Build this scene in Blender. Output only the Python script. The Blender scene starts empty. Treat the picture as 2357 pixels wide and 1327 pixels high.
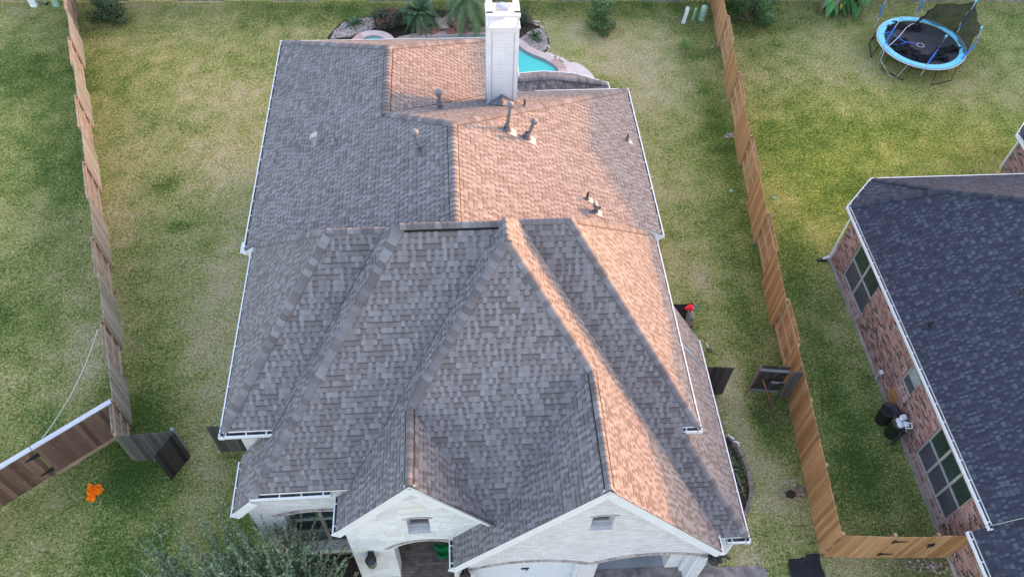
import bpy, math, random
import numpy as np
from mathutils import Vector as V, Matrix
from mathutils.geometry import tessellate_polygon
SC = bpy.context.scene
COL = SC.collection
R_ = math.radians
# ------------------------------------------------------------------ camera, sky, sun, exposure
cam = bpy.data.cameras.new('camera'); cam_o = bpy.data.objects.new('camera', cam); COL.objects.link(cam_o)
cam.sensor_width = 36; cam.lens = 27.682; cam.clip_end = 600; cam.clip_start = .5
cr = V((.99732748, -.0676592, .02757053)); cu = V((.03722165, .79525157, .60513593)); cf = V((.06286852, .60249247, -.79564463))
M_ = Matrix((cr, cu, -cf)).transposed().to_4x4(); M_.translation = V((0, 0, 23.673)); cam_o.matrix_world = M_
SC.camera = cam_o
SUN_EL, SUN_AZ = R_(7.0), R_(27.0)                       # azimuth measured from +X towards +Y
SUNV = V((math.cos(SUN_EL)*math.cos(SUN_AZ), math.cos(SUN_EL)*math.sin(SUN_AZ), math.sin(SUN_EL)))
w = bpy.data.worlds.new('World'); SC.world = w; w.use_nodes = True
nt = w.node_tree; nt.nodes.clear()
sky = nt.nodes.new('ShaderNodeTexSky'); sky.sky_type = 'NISHITA'; sky.sun_disc = False
sky.sun_elevation = SUN_EL; sky.sun_rotation = math.atan2(SUNV.x, SUNV.y); sky.air_density = 1.0; sky.dust_density = 2.0; sky.ozone_density = 1.0
bg = nt.nodes.new('ShaderNodeBackground'); bg.inputs[1].default_value = .15
wo = nt.nodes.new('ShaderNodeOutputWorld'); tn = nt.nodes.new('ShaderNodeMix'); tn.data_type = 'RGBA'; tn.blend_type = 'MULTIPLY'; tn.inputs[0].default_value = 1; tn.inputs[7].default_value = (1.16, 1.0, 1.04, 1); nt.links.new(sky.outputs[0], tn.inputs[6]); nt.links.new(tn.outputs[2], bg.inputs[0]); nt.links.new(bg.outputs[0], wo.inputs[0])
sun = bpy.data.lights.new('sun', 'SUN'); sun.energy = .84; sun.angle = R_(.5); sun.color = (1, .35, .07)
sun_o = bpy.data.objects.new('sun', sun); COL.objects.link(sun_o); sun_o.rotation_euler = SUNV.to_track_quat('Z', 'Y').to_euler(); sun_o.location = (30, 15, 40)
SC.view_settings.view_transform = 'Standard'; SC.view_settings.look = 'None'; SC.view_settings.exposure = 2.95; SC.view_settings.gamma = 1
SC.cycles.max_bounces = 6; SC.cycles.diffuse_bounces = 3
random.seed(7); rng = np.random.default_rng(7)
# ------------------------------------------------------------------ node helpers
class N:
    def __init__(s, name, rough=.8, spec=.3):
        s.m = bpy.data.materials.new(name); s.m.use_nodes = True; s.t = s.m.node_tree
        s.b = s.t.nodes['Principled BSDF']; s.b.inputs['Roughness'].default_value = rough; s.b.inputs['Specular IOR Level'].default_value = spec
    def n(s, ty, **k):
        x = s.t.nodes.new('ShaderNode'+ty)
        for a, v in k.items(): setattr(x, a, v)
        return x
    def put(s, sock, v):
        if v is None: return
        if hasattr(v, 'is_output'): s.t.links.new(v, sock)
        elif hasattr(v, 'outputs'): s.t.links.new(v.outputs[0], sock)
        else: sock.default_value = v
    def math(s, op, a, b=None, c=None, clamp=False):
        x = s.n('Math', operation=op, use_clamp=clamp); s.put(x.inputs[0], a); s.put(x.inputs[1], b)
        if c is not None: s.put(x.inputs[2], c)
        return x.outputs[0]
    def mix(s, f, a, b, bt='MIX'):
        x = s.n('Mix', data_type='RGBA', blend_type=bt); s.put(x.inputs[0], f); s.put(x.inputs[6], C4(a)); s.put(x.inputs[7], C4(b)); return x.outputs[2]
    def noise(s, sc, vec=None, det=3, rough=.6, dim='3D'):
        x = s.n('TexNoise', noise_dimensions=dim); x.inputs['Scale'].default_value = sc; x.inputs['Detail'].default_value = det; x.inputs['Roughness'].default_value = rough
        if vec is not None: s.put(x.inputs['Vector'], vec)
        return x.outputs[0]
    def ramp(s, f, stops, interp='LINEAR'):
        x = s.n('ValToRGB'); e = x.color_ramp.elements; x.color_ramp.interpolation = interp
        while len(e) < len(stops): e.new(.5)
        for i, (p, c) in enumerate(stops): e[i].position = p; e[i].color = C4(c)
        s.put(x.inputs[0], f); return x.outputs[0]
    def mapr(s, v, a, b, c=0., d=1.):
        x = s.n('MapRange'); s.put(x.inputs[0], v)
        for i, q in enumerate((a, b, c, d)): x.inputs[i+1].default_value = q
        return x.outputs[0]
    def scale(s, vec, sc):
        x = s.n('Mapping'); s.put(x.inputs[0], vec); x.inputs['Scale'].default_value = sc; return x.outputs[0]
    def obj(s): return s.n('TexCoord').outputs['Object']
    def pos(s): return s.n('NewGeometry').outputs['Position']
    def uv(s): return s.n('UVMap').outputs[0]
    def attr(s, nm): return s.n('Attribute', attribute_name=nm).outputs['Fac']
    def bump(s, h, st=.3, d=.01):
        x = s.n('Bump'); x.inputs['Strength'].default_value = st; x.inputs['Distance'].default_value = d; s.put(x.inputs['Height'], h); s.t.links.new(x.outputs[0], s.b.inputs['Normal'])
    def out(s, c): s.put(s.b.inputs['Base Color'], C4(c)); return s.m
def C4(c): return (*c, 1) if isinstance(c, tuple) and len(c) == 3 else c
def plain(name, c, rough=.6, spec=.3, metal=0, var=.12, sc=6):
    k = N(name, rough, spec); k.b.inputs['Metallic'].default_value = metal
    f = k.noise(sc, k.obj(), 4)
    d = tuple(max(0, x*(1-var)) for x in c); e = tuple(min(1, x*(1+var)) for x in c)
    return k.out(k.mix(k.mapr(f, .3, .7), d, e))
def shingle(name, stops, tabw=.2, edge_dark=.55, dark=.5, weather=.1, lw=.085, flipp=.14):
    k = N(name, .9, .15)
    sep = k.n('SeparateXYZ'); k.put(sep.inputs[0], k.uv()); u, v = sep.outputs[0], sep.outputs[1]
    r = k.math('DIVIDE', v, .143); row = k.math('FLOOR', r); fv = k.math('FRACT', r)
    wn = k.n('TexWhiteNoise', noise_dimensions='1D'); k.put(wn.inputs['W'], row)
    W = k.math('ADD', k.math('DIVIDE', u, tabw), k.math('MULTIPLY', wn.outputs[0], 91.7))
    vo = k.n('TexVoronoi', voronoi_dimensions='1D', feature='F1'); k.put(vo.inputs['W'], W); vo.inputs['Scale'].default_value = 1; vo.inputs['Randomness'].default_value = .75
    ve = k.n('TexVoronoi', voronoi_dimensions='1D', feature='DISTANCE_TO_EDGE'); k.put(ve.inputs['W'], W); ve.inputs['Scale'].default_value = 1; ve.inputs['Randomness'].default_value = .75
    sc = k.n('SeparateColor'); k.put(sc.inputs[0], vo.outputs['Color'])
    tab, tone = sc.outputs[0], sc.outputs[1]
    par = k.math('MODULO', k.math('ABSOLUTE', k.math('FLOOR', vo.outputs['W'])), 2.); flip = k.math('LESS_THAN', tab, flipp); thick = k.math('ABSOLUTE', k.math('SUBTRACT', par, flip))
    f = k.math('ADD', k.math('MULTIPLY', thick, .42), k.math('MULTIPLY', tone, .56))
    c = k.ramp(f, stops, 'LINEAR')
    gr = k.noise(60, k.uv(), 2); big = k.noise(.35, k.obj(), 3)
    c = k.mix(k.mapr(gr, .35, .65), c, k.mix(1., c, (.78, .78, .78), 'MULTIPLY'))
    c = k.mix(k.math('MULTIPLY', k.mapr(big, .3, .7), weather*2), c, k.mix(1., c, (.72, .70, .70), 'MULTIPLY'))
    # overhang shadow and printed band coloured in, at each butt and atop thin tabs
    line = k.math('LESS_THAN', fv, lw)
    shadow_band = k.math('MULTIPLY', k.math('GREATER_THAN', fv, .80), k.math('SUBTRACT', 1., thick))
    side = k.math('LESS_THAN', ve.outputs['Distance'], .035)
    m = k.math('MAXIMUM', k.math('MULTIPLY', line, edge_dark), k.math('MAXIMUM', k.math('MULTIPLY', shadow_band, dark), k.math('MULTIPLY', side, edge_dark*.55)))
    c = k.mix(m, c, (.035, .033, .037))
    h = k.math('ADD', k.math('MULTIPLY', k.math('SUBTRACT', 1., fv), .7), k.math('ADD', k.math('MULTIPLY', thick, .5), k.math('MULTIPLY', gr, .25)))
    k.bump(h, .55, .008)
    return k.out(c)
def bricks(name, stops, mortar, bw=.21, bh=.075, mt=.1, stain=None, bump=.5):
    k = N(name, .85, .2)
    sep = k.n('SeparateXYZ'); k.put(sep.inputs[0], k.uv()); u, v = sep.outputs[0], sep.outputs[1]
    r = k.math('DIVIDE', v, bh); row = k.math('FLOOR', r); fv = k.math('FRACT', r)
    uu = k.math('ADD', k.math('DIVIDE', u, bw), k.math('MULTIPLY', row, .5)); col = k.math('FLOOR', uu); fu = k.math('FRACT', uu)
    cb = k.n('CombineXYZ'); k.put(cb.inputs[0], col); k.put(cb.inputs[1], row)
    wn = k.n('TexWhiteNoise', noise_dimensions='2D'); k.put(wn.inputs['Vector'], cb.outputs[0])
    c = k.ramp(wn.outputs[0], stops)
    nz = k.noise(25, k.uv(), 3); c = k.mix(k.mapr(nz, .3, .7, 0, .35), c, k.mix(1., c, (.55, .5, .5), 'MULTIPLY'))
    mm = k.math('MAXIMUM', k.math('LESS_THAN', fv, mt*1.4), k.math('LESS_THAN', fu, mt*.6))
    c = k.mix(mm, c, mortar)
    big = k.noise(1.1, k.obj(), 4); c = k.mix(k.mapr(big, .45, .75, 0, .3), c, k.mix(1., c, (.7, .68, .66), 'MULTIPLY'))
    if stain:
        cc, rad, scol = stain
        d = k.n('VectorMath', operation='DISTANCE'); k.put(d.inputs[0], k.pos()); d.inputs[1].default_value = cc
        c = k.mix(k.mapr(d.outputs['Value'], rad*.35, rad, .75, 0), c, scol)
    k.bump(k.math('ADD', k.math('SUBTRACT', 1., mm), k.math('MULTIPLY', nz, .4)), bump, .006)
    return k.out(c)
def wood(name, a, b, spots=None, rough=.85, along=(22, 22, .9)):
    k = N(name, rough, .15); rn = k.attr('rnd')
    off = k.n('CombineXYZ'); k.put(off.inputs[0], k.math('MULTIPLY', rn, 37.)); k.put(off.inputs[2], k.math('MULTIPLY', rn, 11.))
    ad = k.n('VectorMath', operation='ADD'); k.put(ad.inputs[0], k.obj()); k.put(ad.inputs[1], off.outputs[0])
    g = k.noise(1., k.scale(ad.outputs[0], along), 4, .7); b2 = k.noise(.8, ad.outputs[0], 3)
    c = k.mix(rn, a, b)
    c = k.mix(k.mapr(g, .35, .7, 0, .6), c, k.mix(1., c, (.55, .52, .5), 'MULTIPLY'))
    c = k.mix(k.mapr(b2, .4, .7, 0, .35), c, k.mix(1., c, (.6, .62, .65), 'MULTIPLY'))
    kn = k.n('TexVoronoi', feature='F1'); k.put(kn.inputs['Vector'], k.scale(ad.outputs[0], (1, 1, .6))); kn.inputs['Scale'].default_value = 6.5
    c = k.mix(k.mapr(kn.outputs['Distance'], .05, .16, .55, 0), c, spots or k.mix(1., c, (.4, .33, .28), 'MULTIPLY'))
    k.bump(g, .25, .004); return k.out(c)
def leaf(name, stops, rough=.6):
    k = N(name, rough, .3); c = k.ramp(k.attr('rnd'), stops)
    nz = k.noise(9, k.obj(), 2); c = k.mix(k.mapr(nz, .3, .7, 0, .5), c, k.mix(1., c, (.6, .65, .55), 'MULTIPLY'))
    k.b.inputs['Subsurface Weight'].default_value = 0; return k.out(c)
MT = {}
MT['shingle'] = shingle('grey_shingle', [(0, (.158, .141, .142)), (.3, (.176, .160, .162)), (.46, (.196, .182, .186)), (.6, (.230, .219, .228)), (.85, (.252, .244, .256)), (1, (.284, .279, .293))], tabw=.09, edge_dark=.35, dark=.6)
MT['dark_shingle'] = shingle('charcoal_shingle', [(0, (.036, .038, .056)), (.42, (.047, .050, .075)), (.6, (.058, .062, .090)), (.75, (.074, .081, .108)), (1, (.108, .116, .146))], tabw=.072, edge_dark=.72, dark=.25, lw=.17, flipp=.35)
def capmat(name, stops):
    k = N(name, .9, .15); c = k.ramp(k.attr('rnd'), stops); gr = k.noise(70, k.obj(), 2)
    c = k.mix(k.mapr(gr, .35, .65, 0, .6), c, k.mix(1., c, (.7, .7, .7), 'MULTIPLY')); k.bump(gr, .3, .004); return k.out(c)
MT['cap'] = capmat('ridge_cap_shingle', [(0, (.135, .122, .126)), (.5, (.185, .172, .178)), (.85, (.215, .205, .214)), (1, (.255, .248, .26))])
MT['dark_cap'] = capmat('charcoal_cap_shingle', [(0, (.028, .031, .042)), (1, (.06, .068, .09))])
MT['black'] = plain('black_plastic', (.012, .012, .013), .6, .3)
MT['white'] = plain('white_trim_paint', (.72, .73, .74), .5, .35, var=.05, sc=2.5)
MT['gutter_in'] = plain('gutter_dirt', (.17, .165, .165), .7, .2, var=.6, sc=5)
MT['white_brick'] = bricks('white_painted_brick', [(0, (.60, .60, .60)), (.5, (.70, .70, .70)), (1, (.76, .76, .76))], (.52, .51, .51))
MT['red_brick'] = bricks('red_brick', [(0, (.030, .022, .024)), (.14, (.05, .035, .035)), (.2, (.20, .085, .07)), (.5, (.32, .155, .13)), (.75, (.36, .20, .175)), (1, (.44, .32, .29))], (.40, .36, .34), stain=((14.4, 12.3, .55), .42, (.42, .19, .04)))
MT['dark_brick'] = bricks('rowlock_brick', [(0, (.20, .155, .15)), (.5, (.36, .30, .29)), (1, (.48, .43, .42))], (.5, .48, .47), bw=.075, bh=.22, mt=.12)
MT['pink_rowlock'] = bricks('rowlock_red_brick', [(0, (.22, .11, .10)), (1, (.42, .29, .26))], (.42, .38, .36), bw=.08, bh=.25, mt=.12)
def stone_m():
    k = N('white_painted_stone', .85, .2)
    wv = k.noise(1.6, k.uv(), 3); ad = k.n('VectorMath', operation='ADD'); k.put(ad.inputs[0], k.scale(k.uv(), (1, 1.7, 1))); k.put(ad.inputs[1], k.scale(wv, (.55, .55, .55)))
    v1 = k.n('TexVoronoi', voronoi_dimensions='2D', feature='F1'); k.put(v1.inputs['Vector'], ad.outputs[0]); v1.inputs['Scale'].default_value = 1.9
    v2 = k.n('TexVoronoi', voronoi_dimensions='2D', feature='DISTANCE_TO_EDGE'); k.put(v2.inputs['Vector'], ad.outputs[0]); v2.inputs['Scale'].default_value = 1.9
    s = k.n('SeparateColor'); k.put(s.inputs[0], v1.outputs['Color'])
    c = k.ramp(s.outputs[0], [(0, (.62, .63, .64)), (.55, (.72, .72, .72)), (.85, (.74, .74, .73)), (1, (.66, .635, .58))])
    st = k.noise(3.2, k.uv(), 5, .7); c = k.mix(k.mapr(st, .55, .75, 0, .5), c, (.55, .47, .36))
    s2 = k.noise(2.1, k.obj(), 4); c = k.mix(k.mapr(s2, .52, .75, 0, .4), c, (.46, .47, .49))
    e = k.math('LESS_THAN', v2.outputs['Distance'], .02); c = k.mix(k.math('MULTIPLY', e, .28), c, (.42, .41, .40))
    k.bump(k.math('ADD', k.mapr(v2.outputs['Distance'], 0, .08), k.math('MULTIPLY', st, .6)), .7, .02); return k.out(c)
MT['stone'] = stone_m()
MT['concrete'] = plain('stained_concrete', (.34, .31, .29), .85, .2, var=.35, sc=2.2)
MT['apron'] = plain('brown_stained_concrete', (.22, .19, .175), .9, .2, var=.5, sc=3)
MT['floor'] = plain('garage_floor', (.30, .31, .33), .6, .3, var=.25, sc=1.5)
MT['paver'] = bricks('brown_paver', [(0, (.13, .105, .09)), (1, (.24, .20, .17))], (.10, .085, .075), bw=.2, bh=.1, mt=.08)
k = N('window_glass', .08, .8); MT['glass'] = k.out(k.mix(k.noise(1.2, k.obj(), 3), (.010, .016, .016), (.045, .075, .070)))
MT['screen'] = plain('window_screen', (.075, .078, .095), .5, .3, var=.2, sc=2)
MT['blind'] = plain('window_blind', (.28, .36, .36), .6, .3, var=.25, sc=3)
MT['frame'] = plain('window_frame_tan', (.36, .35, .33), .5, .3, var=.06)
MT['galv'] = plain('painted_vent_metal', (.17, .168, .185), .6, .4, .0, var=.2, sc=7)
MT['lead'] = plain('light_flashing', (.40, .375, .36), .55, .3, var=.2)
MT['bronze'] = plain('dark_brown_pipe', (.10, .075, .065), .6, .3)
MT['iron'] = plain('black_iron', (.02, .02, .022), .5, .4)
MT['lamp_glass'] = plain('frosted_lantern_glass', (.16, .18, .15), .25, .5, var=.3, sc=9)
MT['door'] = plain('garage_door_white', (.66, .67, .69), .5, .3, var=.04)
MT['green'] = plain('green_cloth', (.01, .17, .05), .8, .1)
MT['new_wood'] = wood('cedar_new', (.36, .185, .08), (.57, .33, .165))
MT['new_rail'] = wood('pine_rail', (.50, .32, .19), (.56, .38, .24), along=(5, 5, 5))
MT['old_wood'] = wood('weathered_cedar', (.24, .218, .185), (.41, .375, .33), spots=(.62, .57, .50))
MT['old_rail'] = wood('weathered_rail', (.42, .29, .20), (.50, .36, .26), along=(5, 5, 5))
MT['grey_fence'] = wood('silvery_fence', (.20, .19, .175), (.36, .34, .315), spots=(.12, .115, .11))
MT['brown_wood'] = wood('brown_gate_boards', (.105, .058, .042), (.26, .165, .125), spots=(.36, .33, .31))
MT['grey_wood'] = wood('rotting_grey_boards', (.065, .064, .063), (.135, .13, .12), spots=(.22, .21, .19))
MT['dark_wood'] = wood('dark_wet_boards', (.028, .024, .023), (.075, .066, .060), spots=(.17, .155, .14))
MT['grey_rail'] = wood('grey_rail', (.20, .20, .225), (.29, .29, .325), along=(6, 6, 6))
MT['capboard'] = plain('grey_cap_board', (.50, .51, .55), .7, .2, var=.1, sc=4)
MT['siding'] = plain('white_lap_siding', (.68, .69, .70), .55, .3, var=.06, sc=3)
MT['soil'] = plain('dark_mulch', (.045, .034, .028), .95, .1, var=.6, sc=9)
MT['rock'] = plain('brown_boulder', (.22, .15, .12), .9, .15, var=.5, sc=4)
k = N('pool_water', .06, .5); MT['water'] = k.out(k.mix(k.noise(.5, k.obj(), 2), (.025, .43, .39), (.045, .52, .47)))
MT['coping'] = bricks('pink_flagstone_coping', [(0, (.46, .30, .26)), (.5, (.56, .42, .38)), (1, (.62, .50, .46))], (.5, .42, .39), bw=.75, bh=1.3, mt=.02, bump=.1)
MT['deck'] = plain('pale_deck_concrete', (.62, .53, .49), .85, .2, var=.1, sc=2)
MT['tile'] = plain('pool_tile', (.17, .20, .19), .4, .4, var=.3, sc=20)
MT['flag'] = plain('pale_flagstone', (.58, .50, .46), .85, .2, var=.15, sc=3)
def pebble():
    k = N('pebbles', .8, .25); c = k.ramp(k.attr('rnd'), [(0, (.20, .15, .125)), (.3, (.40, .29, .24)), (.6, (.52, .44, .40)), (.85, (.64, .60, .57)), (1, (.30, .27, .26))]); return k.out(c)
MT['pebble'] = pebble()
MT['orange'] = plain('orange_cloth', (.95, .20, .01), .8, .1, var=.1, sc=12)
k = N('roofing_felt', .85, .2); h = k.noise(7, k.obj(), 4); k.bump(h, .6, .03); MT['felt'] = k.out(k.mix(h, (.012, .012, .014), (.03, .03, .034)))
MT['blue_pad'] = plain('light_blue_vinyl', (.13, .52, .70), .45, .4, var=.12, sc=5)
MT['blue_foam'] = plain('blue_foam', (.03, .18, .62), .6, .3)
MT['mat'] = plain('trampoline_mat', (.035, .034, .040), .7, .2, var=.3, sc=2)
k = N('black_net', .8, .1); k.b.inputs['Alpha'].default_value = .74; MT['net'] = k.out((.012, .012, .014)); MT['net'].surface_render_method = 'DITHERED' if hasattr(MT['net'], 'surface_render_method') else None
MT['net_heavy'] = plain('bunched_black_net', (.016, .016, .019), .85, .1, var=.4, sc=5)
MT['steel'] = plain('galvanised_steel', (.52, .53, .55), .4, .5, .3, var=.1)
MT['bin'] = plain('black_bin', (.028, .028, .030), .5, .35, var=.25); MT['bin_in'] = plain('grey_bin_inside', (.095, .095, .10), .6, .2, var=.3)
MT['bin_green'] = plain('dark_green_bin', (.035, .042, .030), .55, .3, var=.25)
MT['bag'] = plain('white_plastic_bag', (.62, .62, .66), .5, .3, var=.25, sc=8)
MT['util_green'] = plain('pale_green_plastic', (.26, .44, .32), .55, .3, var=.1); MT['util_white'] = plain('white_plastic', (.70, .73, .73), .55, .3, var=.1)
MT['skin'] = plain('skin', (.34, .19, .13), .55, .3, var=.08); MT['hair'] = plain('black_hair', (.012, .01, .009), .6, .3)
MT['red'] = plain('red_cap_cloth', (.72, .02, .035), .75, .15, var=.1); MT['grey_shirt'] = plain('grey_knit_shirt', (.17, .175, .19), .9, .1, var=.18, sc=14)
MT['trousers'] = plain('dark_trousers', (.022, .024, .030), .9, .1); MT['rust'] = plain('rusty_steel', (.21, .12, .095), .8, .2, var=.25); MT['handle'] = plain('orange_wood_handle', (.36, .15, .08), .6, .3)
MT['bark'] = plain('grey_bark', (.30, .27, .23), .9, .1, var=.3, sc=8)
MT['l_olive'] = leaf('olive_leaves', [(0, (0.065, 0.099, 0.056)), (.5, (0.164, 0.230, 0.128)), (.85, (0.274, 0.361, 0.186)), (1, (0.438, 0.525, 0.306))])
MT['l_dark'] = leaf('dark_leaves', [(0, (0.014, 0.038, 0.020)), (.6, (0.043, 0.090, 0.043)), (1, (0.123, 0.203, 0.094))])
MT['l_mid'] = leaf('mid_green_leaves', [(0, (0.029, 0.067, 0.022)), (.6, (0.088, 0.168, 0.051)), (1, (0.256, 0.352, 0.112))])
MT['l_bright'] = leaf('bright_leaves', [(0, (0.065, 0.143, 0.026)), (1, (0.247, 0.390, 0.091))])
MT['l_sago'] = leaf('sago_fronds', [(0, (0.016, 0.048, 0.026)), (.6, (0.048, 0.109, 0.048)), (1, (0.120, 0.208, 0.088))])
MT['l_palm'] = leaf('palm_fronds', [(0, (0.042, 0.084, 0.035)), (.6, (0.112, 0.182, 0.077)), (1, (0.252, 0.336, 0.154))])
MT['l_ban'] = leaf('banana_leaves', [(0, (.05, .15, .04)), (1, (.13, .32, .10))]); MT['l_dead'] = leaf('dead_leaves', [(0, (.12, .08, .05)), (1, (.30, .22, .15))])
MT['l_red'] = leaf('reddish_leaves', [(0, (0.025, 0.042, 0.028)), (.65, (0.063, 0.098, 0.063)), (.8, (0.238, 0.049, 0.042)), (1, (0.336, 0.098, 0.084))])
MT['yellow'] = plain('yellow_leaf', (.62, .40, .04), .6, .2)
# ------------------------------------------------------------------ mesh builder
class MB:
    def __init__(s): s.v = []; s.f = []; s.uv = []; s.r = []; s.m = []; s.sm = []
    def face(s, pts, uv=None, r=None, m=0, smooth=False):
        i = len(s.v); s.v += [tuple(p) for p in pts]; s.f.append(tuple(range(i, i+len(pts))))
        if uv is None:
            n = (V(pts[1])-V(pts[0])).cross(V(pts[2])-V(pts[0]))
            if abs(n.z) > .7*n.length: uv = [(p[0], p[1]) for p in pts]
            else:
                h = V((-n.y, n.x, 0)); h = h.normalized() if h.length > 1e-9 else V((1, 0, 0))
                uv = [(p[0]*h.x+p[1]*h.y, p[2]) for p in pts]
        s.uv += list(uv); s.r.append(random.random() if r is None else r); s.m.append(m); s.sm.append(smooth)
    def box(s, c, size, rz=0, r=None, m=0, ax=None):
        r = random.random() if r is None else r; X, Y, Z = (q/2 for q in size); c = V(c)
        if ax is None: a = V((math.cos(rz), math.sin(rz), 0)); b = V((-math.sin(rz), math.cos(rz), 0)); d = V((0, 0, 1))
        else: a, b, d = ax
        P = lambda i, j, k_: c+a*(X*i)+b*(Y*j)+d*(Z*k_)
        for q in (((-1, -1, -1), (-1, 1, -1), (1, 1, -1), (1, -1, -1)), ((-1, -1, 1), (1, -1, 1), (1, 1, 1), (-1, 1, 1)), ((-1, -1, -1), (1, -1, -1), (1, -1, 1), (-1, -1, 1)),
                  ((1, 1, -1), (-1, 1, -1), (-1, 1, 1), (1, 1, 1)), ((-1, 1, -1), (-1, -1, -1), (-1, -1, 1), (-1, 1, 1)), ((1, -1, -1), (1, 1, -1), (1, 1, 1), (1, -1, 1))):
            s.face([P(*t) for t in q], None, r, m)
    def beam(s, p, q, wd, ht, r=None, m=0, up=(0, 0, 1)):
        p, q = V(p), V(q); a = (q-p); L = a.length
        if L < 1e-6: return
        a /= L; b = V(up).cross(a)
        if b.length < 1e-4: b = V((1, 0, 0)).cross(a)
        b.normalize(); d = a.cross(b); s.box((p+q)/2, (L, wd, ht), r=r, m=m, ax=(a, b, d))
    def tube(s, pts, rad, n=8, r=None, m=0, caps=True):
        r = random.random() if r is None else r; pts = [V(p) for p in pts]; rads = rad if isinstance(rad, (list, tuple)) else [rad]*len(pts); rings = []
        for i, p in enumerate(pts):
            t = (pts[min(i+1, len(pts)-1)]-pts[max(i-1, 0)]); t = t.normalized() if t.length > 1e-9 else V((0, 0, 1))
            a = t.cross(V((0, 0, 1))) if abs(t.z) < .95 else t.cross(V((1, 0, 0))); a.normalize(); b = t.cross(a)
            rings.append([p+(a*math.cos(k*2*math.pi/n)+b*math.sin(k*2*math.pi/n))*rads[i] for k in range(n)])
        i0 = len(s.v)
        for g in rings: s.v += [tuple(x) for x in g]
        for i in range(len(rings)-1):
            for k in range(n):
                s.f.append((i0+i*n+k, i0+(i+1)*n+k, i0+(i+1)*n+(k+1) % n, i0+i*n+(k+1) % n)); s.uv += [(0, 0)]*4; s.r.append(r); s.m.append(m); s.sm.append(True)
        if caps:
            for g, rev in ((rings[0], False), (rings[-1], True)): s.face(g[::-1] if rev else g, [(0, 0)]*n, r, m)
    def lathe(s, c, prof, n=20, r=None, m=0, rot=None, smooth=True):
        r = random.random() if r is None else r; c = V(c); i0 = len(s.v)
        for (rad, z) in prof:
            for k in range(n):
                p = V((rad*math.cos(2*math.pi*k/n), rad*math.sin(2*math.pi*k/n), z))
                s.v.append(tuple(c+(rot @ p if rot else p)))
        for i in range(len(prof)-1):
            for k in range(n):
                s.f.append((i0+i*n+k, i0+i*n+(k+1) % n, i0+(i+1)*n+(k+1) % n, i0+(i+1)*n+k)); s.uv += [(0, 0)]*4; s.r.append(r); s.m.append(m); s.sm.append(smooth)
    def poly_holes(s, outer, holes, fr, m=0, r=0.5):
        """polygon given in (u,v) with holes; fr maps (u,v)->xyz"""
        loops = [outer]+holes; flat = [p for l in loops for p in l]
        for t in tessellate_polygon([[V((p[0], p[1], 0)) for p in l] for l in loops]):
            a, b, c = (flat[i] for i in t)
            if (b[0]-a[0])*(c[1]-a[1])-(b[1]-a[1])*(c[0]-a[0]) < 0: a, c = c, a
            s.face([fr(*a), fr(*b), fr(*c)], [a, b, c], r, m)
    def build(s, name, mats, parent=None):
        me = bpy.data.meshes.new(name); me.from_pydata(s.v, [], s.f)
        ul = me.uv_layers.new(name='UVMap'); ul.data.foreach_set('uv', np.array(s.uv, dtype=np.float32).ravel())
        at = me.attributes.new('rnd', 'FLOAT', 'FACE'); at.data.foreach_set('value', np.array(s.r, dtype=np.float32))
        for x in (mats if isinstance(mats, (list, tuple)) else [mats]): me.materials.append(MT[x] if isinstance(x, str) else x)
        me.polygons.foreach_set('material_index', np.array(s.m, dtype=np.int32)); me.polygons.foreach_set('use_smooth', np.array(s.sm, dtype=bool)); me.update()
        o = bpy.data.objects.new(name, me); COL.objects.link(o)
        if parent is not None:
            o.parent = parent; wl = V((0, 0, 0)); q = parent
            while q is not None: wl += V(q.location); q = q.parent
            for v_ in me.vertices: v_.co -= wl
        return o
def thing(name, label, cat, loc=(0, 0, 0), group=None):
    o = bpy.data.objects.new(name, None); COL.objects.link(o); o.location = loc; o.empty_display_size = .2
    o['label'] = label; o['category'] = cat
    if group: o['group'] = group
    return o
def tag(o, label=None, cat=None, group=None, kind=None):
    if label: o['label'] = label
    if cat: o['category'] = cat
    if group: o['group'] = group
    if kind: o['kind'] = kind
    return o
def base(o, loc):
    """put a one-mesh thing's origin at its base"""
    for v_ in o.data.vertices: v_.co -= V(loc)
    o.location = loc; return o
def struct(o): o['kind'] = 'structure'; return o
def lerp(a, b, t): return V(a)+(V(b)-V(a))*t
# ------------------------------------------------------------------ ground
def fbm(x, y, f, seed, octv=4):
    r = np.random.default_rng(seed); out = np.zeros_like(x); amp = 1
    for o in range(octv):
        for q in range(5):
            a = r.uniform(0, 2*math.pi); ph = r.uniform(0, 6.28); ff = f*2**o*r.uniform(.7, 1.4); out += amp*np.sin((x*np.cos(a)+y*np.sin(a))*ff+ph+1.3*np.sin((x*np.sin(a)-y*np.cos(a))*ff*.6+ph*2))/5
        amp *= .55
    return out
def lawn_colour(k, d):
    c = k.ramp(d, [(0, (.072, .118, .028)), (.25, (.155, .20, .054)), (.45, (.25, .275, .086)), (.65, (.355, .325, .125)), (.85, (.42, .355, .19)), (1, (.47, .40, .255))])
    c = k.mix(k.math('MULTIPLY', k.attr('dark_green'), .62, clamp=True), c, k.mix(1., c, (.45, .56, .42), 'MULTIPLY'))  # tints these patches of grass darker and greener
    c = k.mix(k.math('MULTIPLY', k.attr('lush'), .75, clamp=True), c, k.mix(1., c, (1.5, 1.4, .62), 'MULTIPLY'))
    return c
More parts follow.
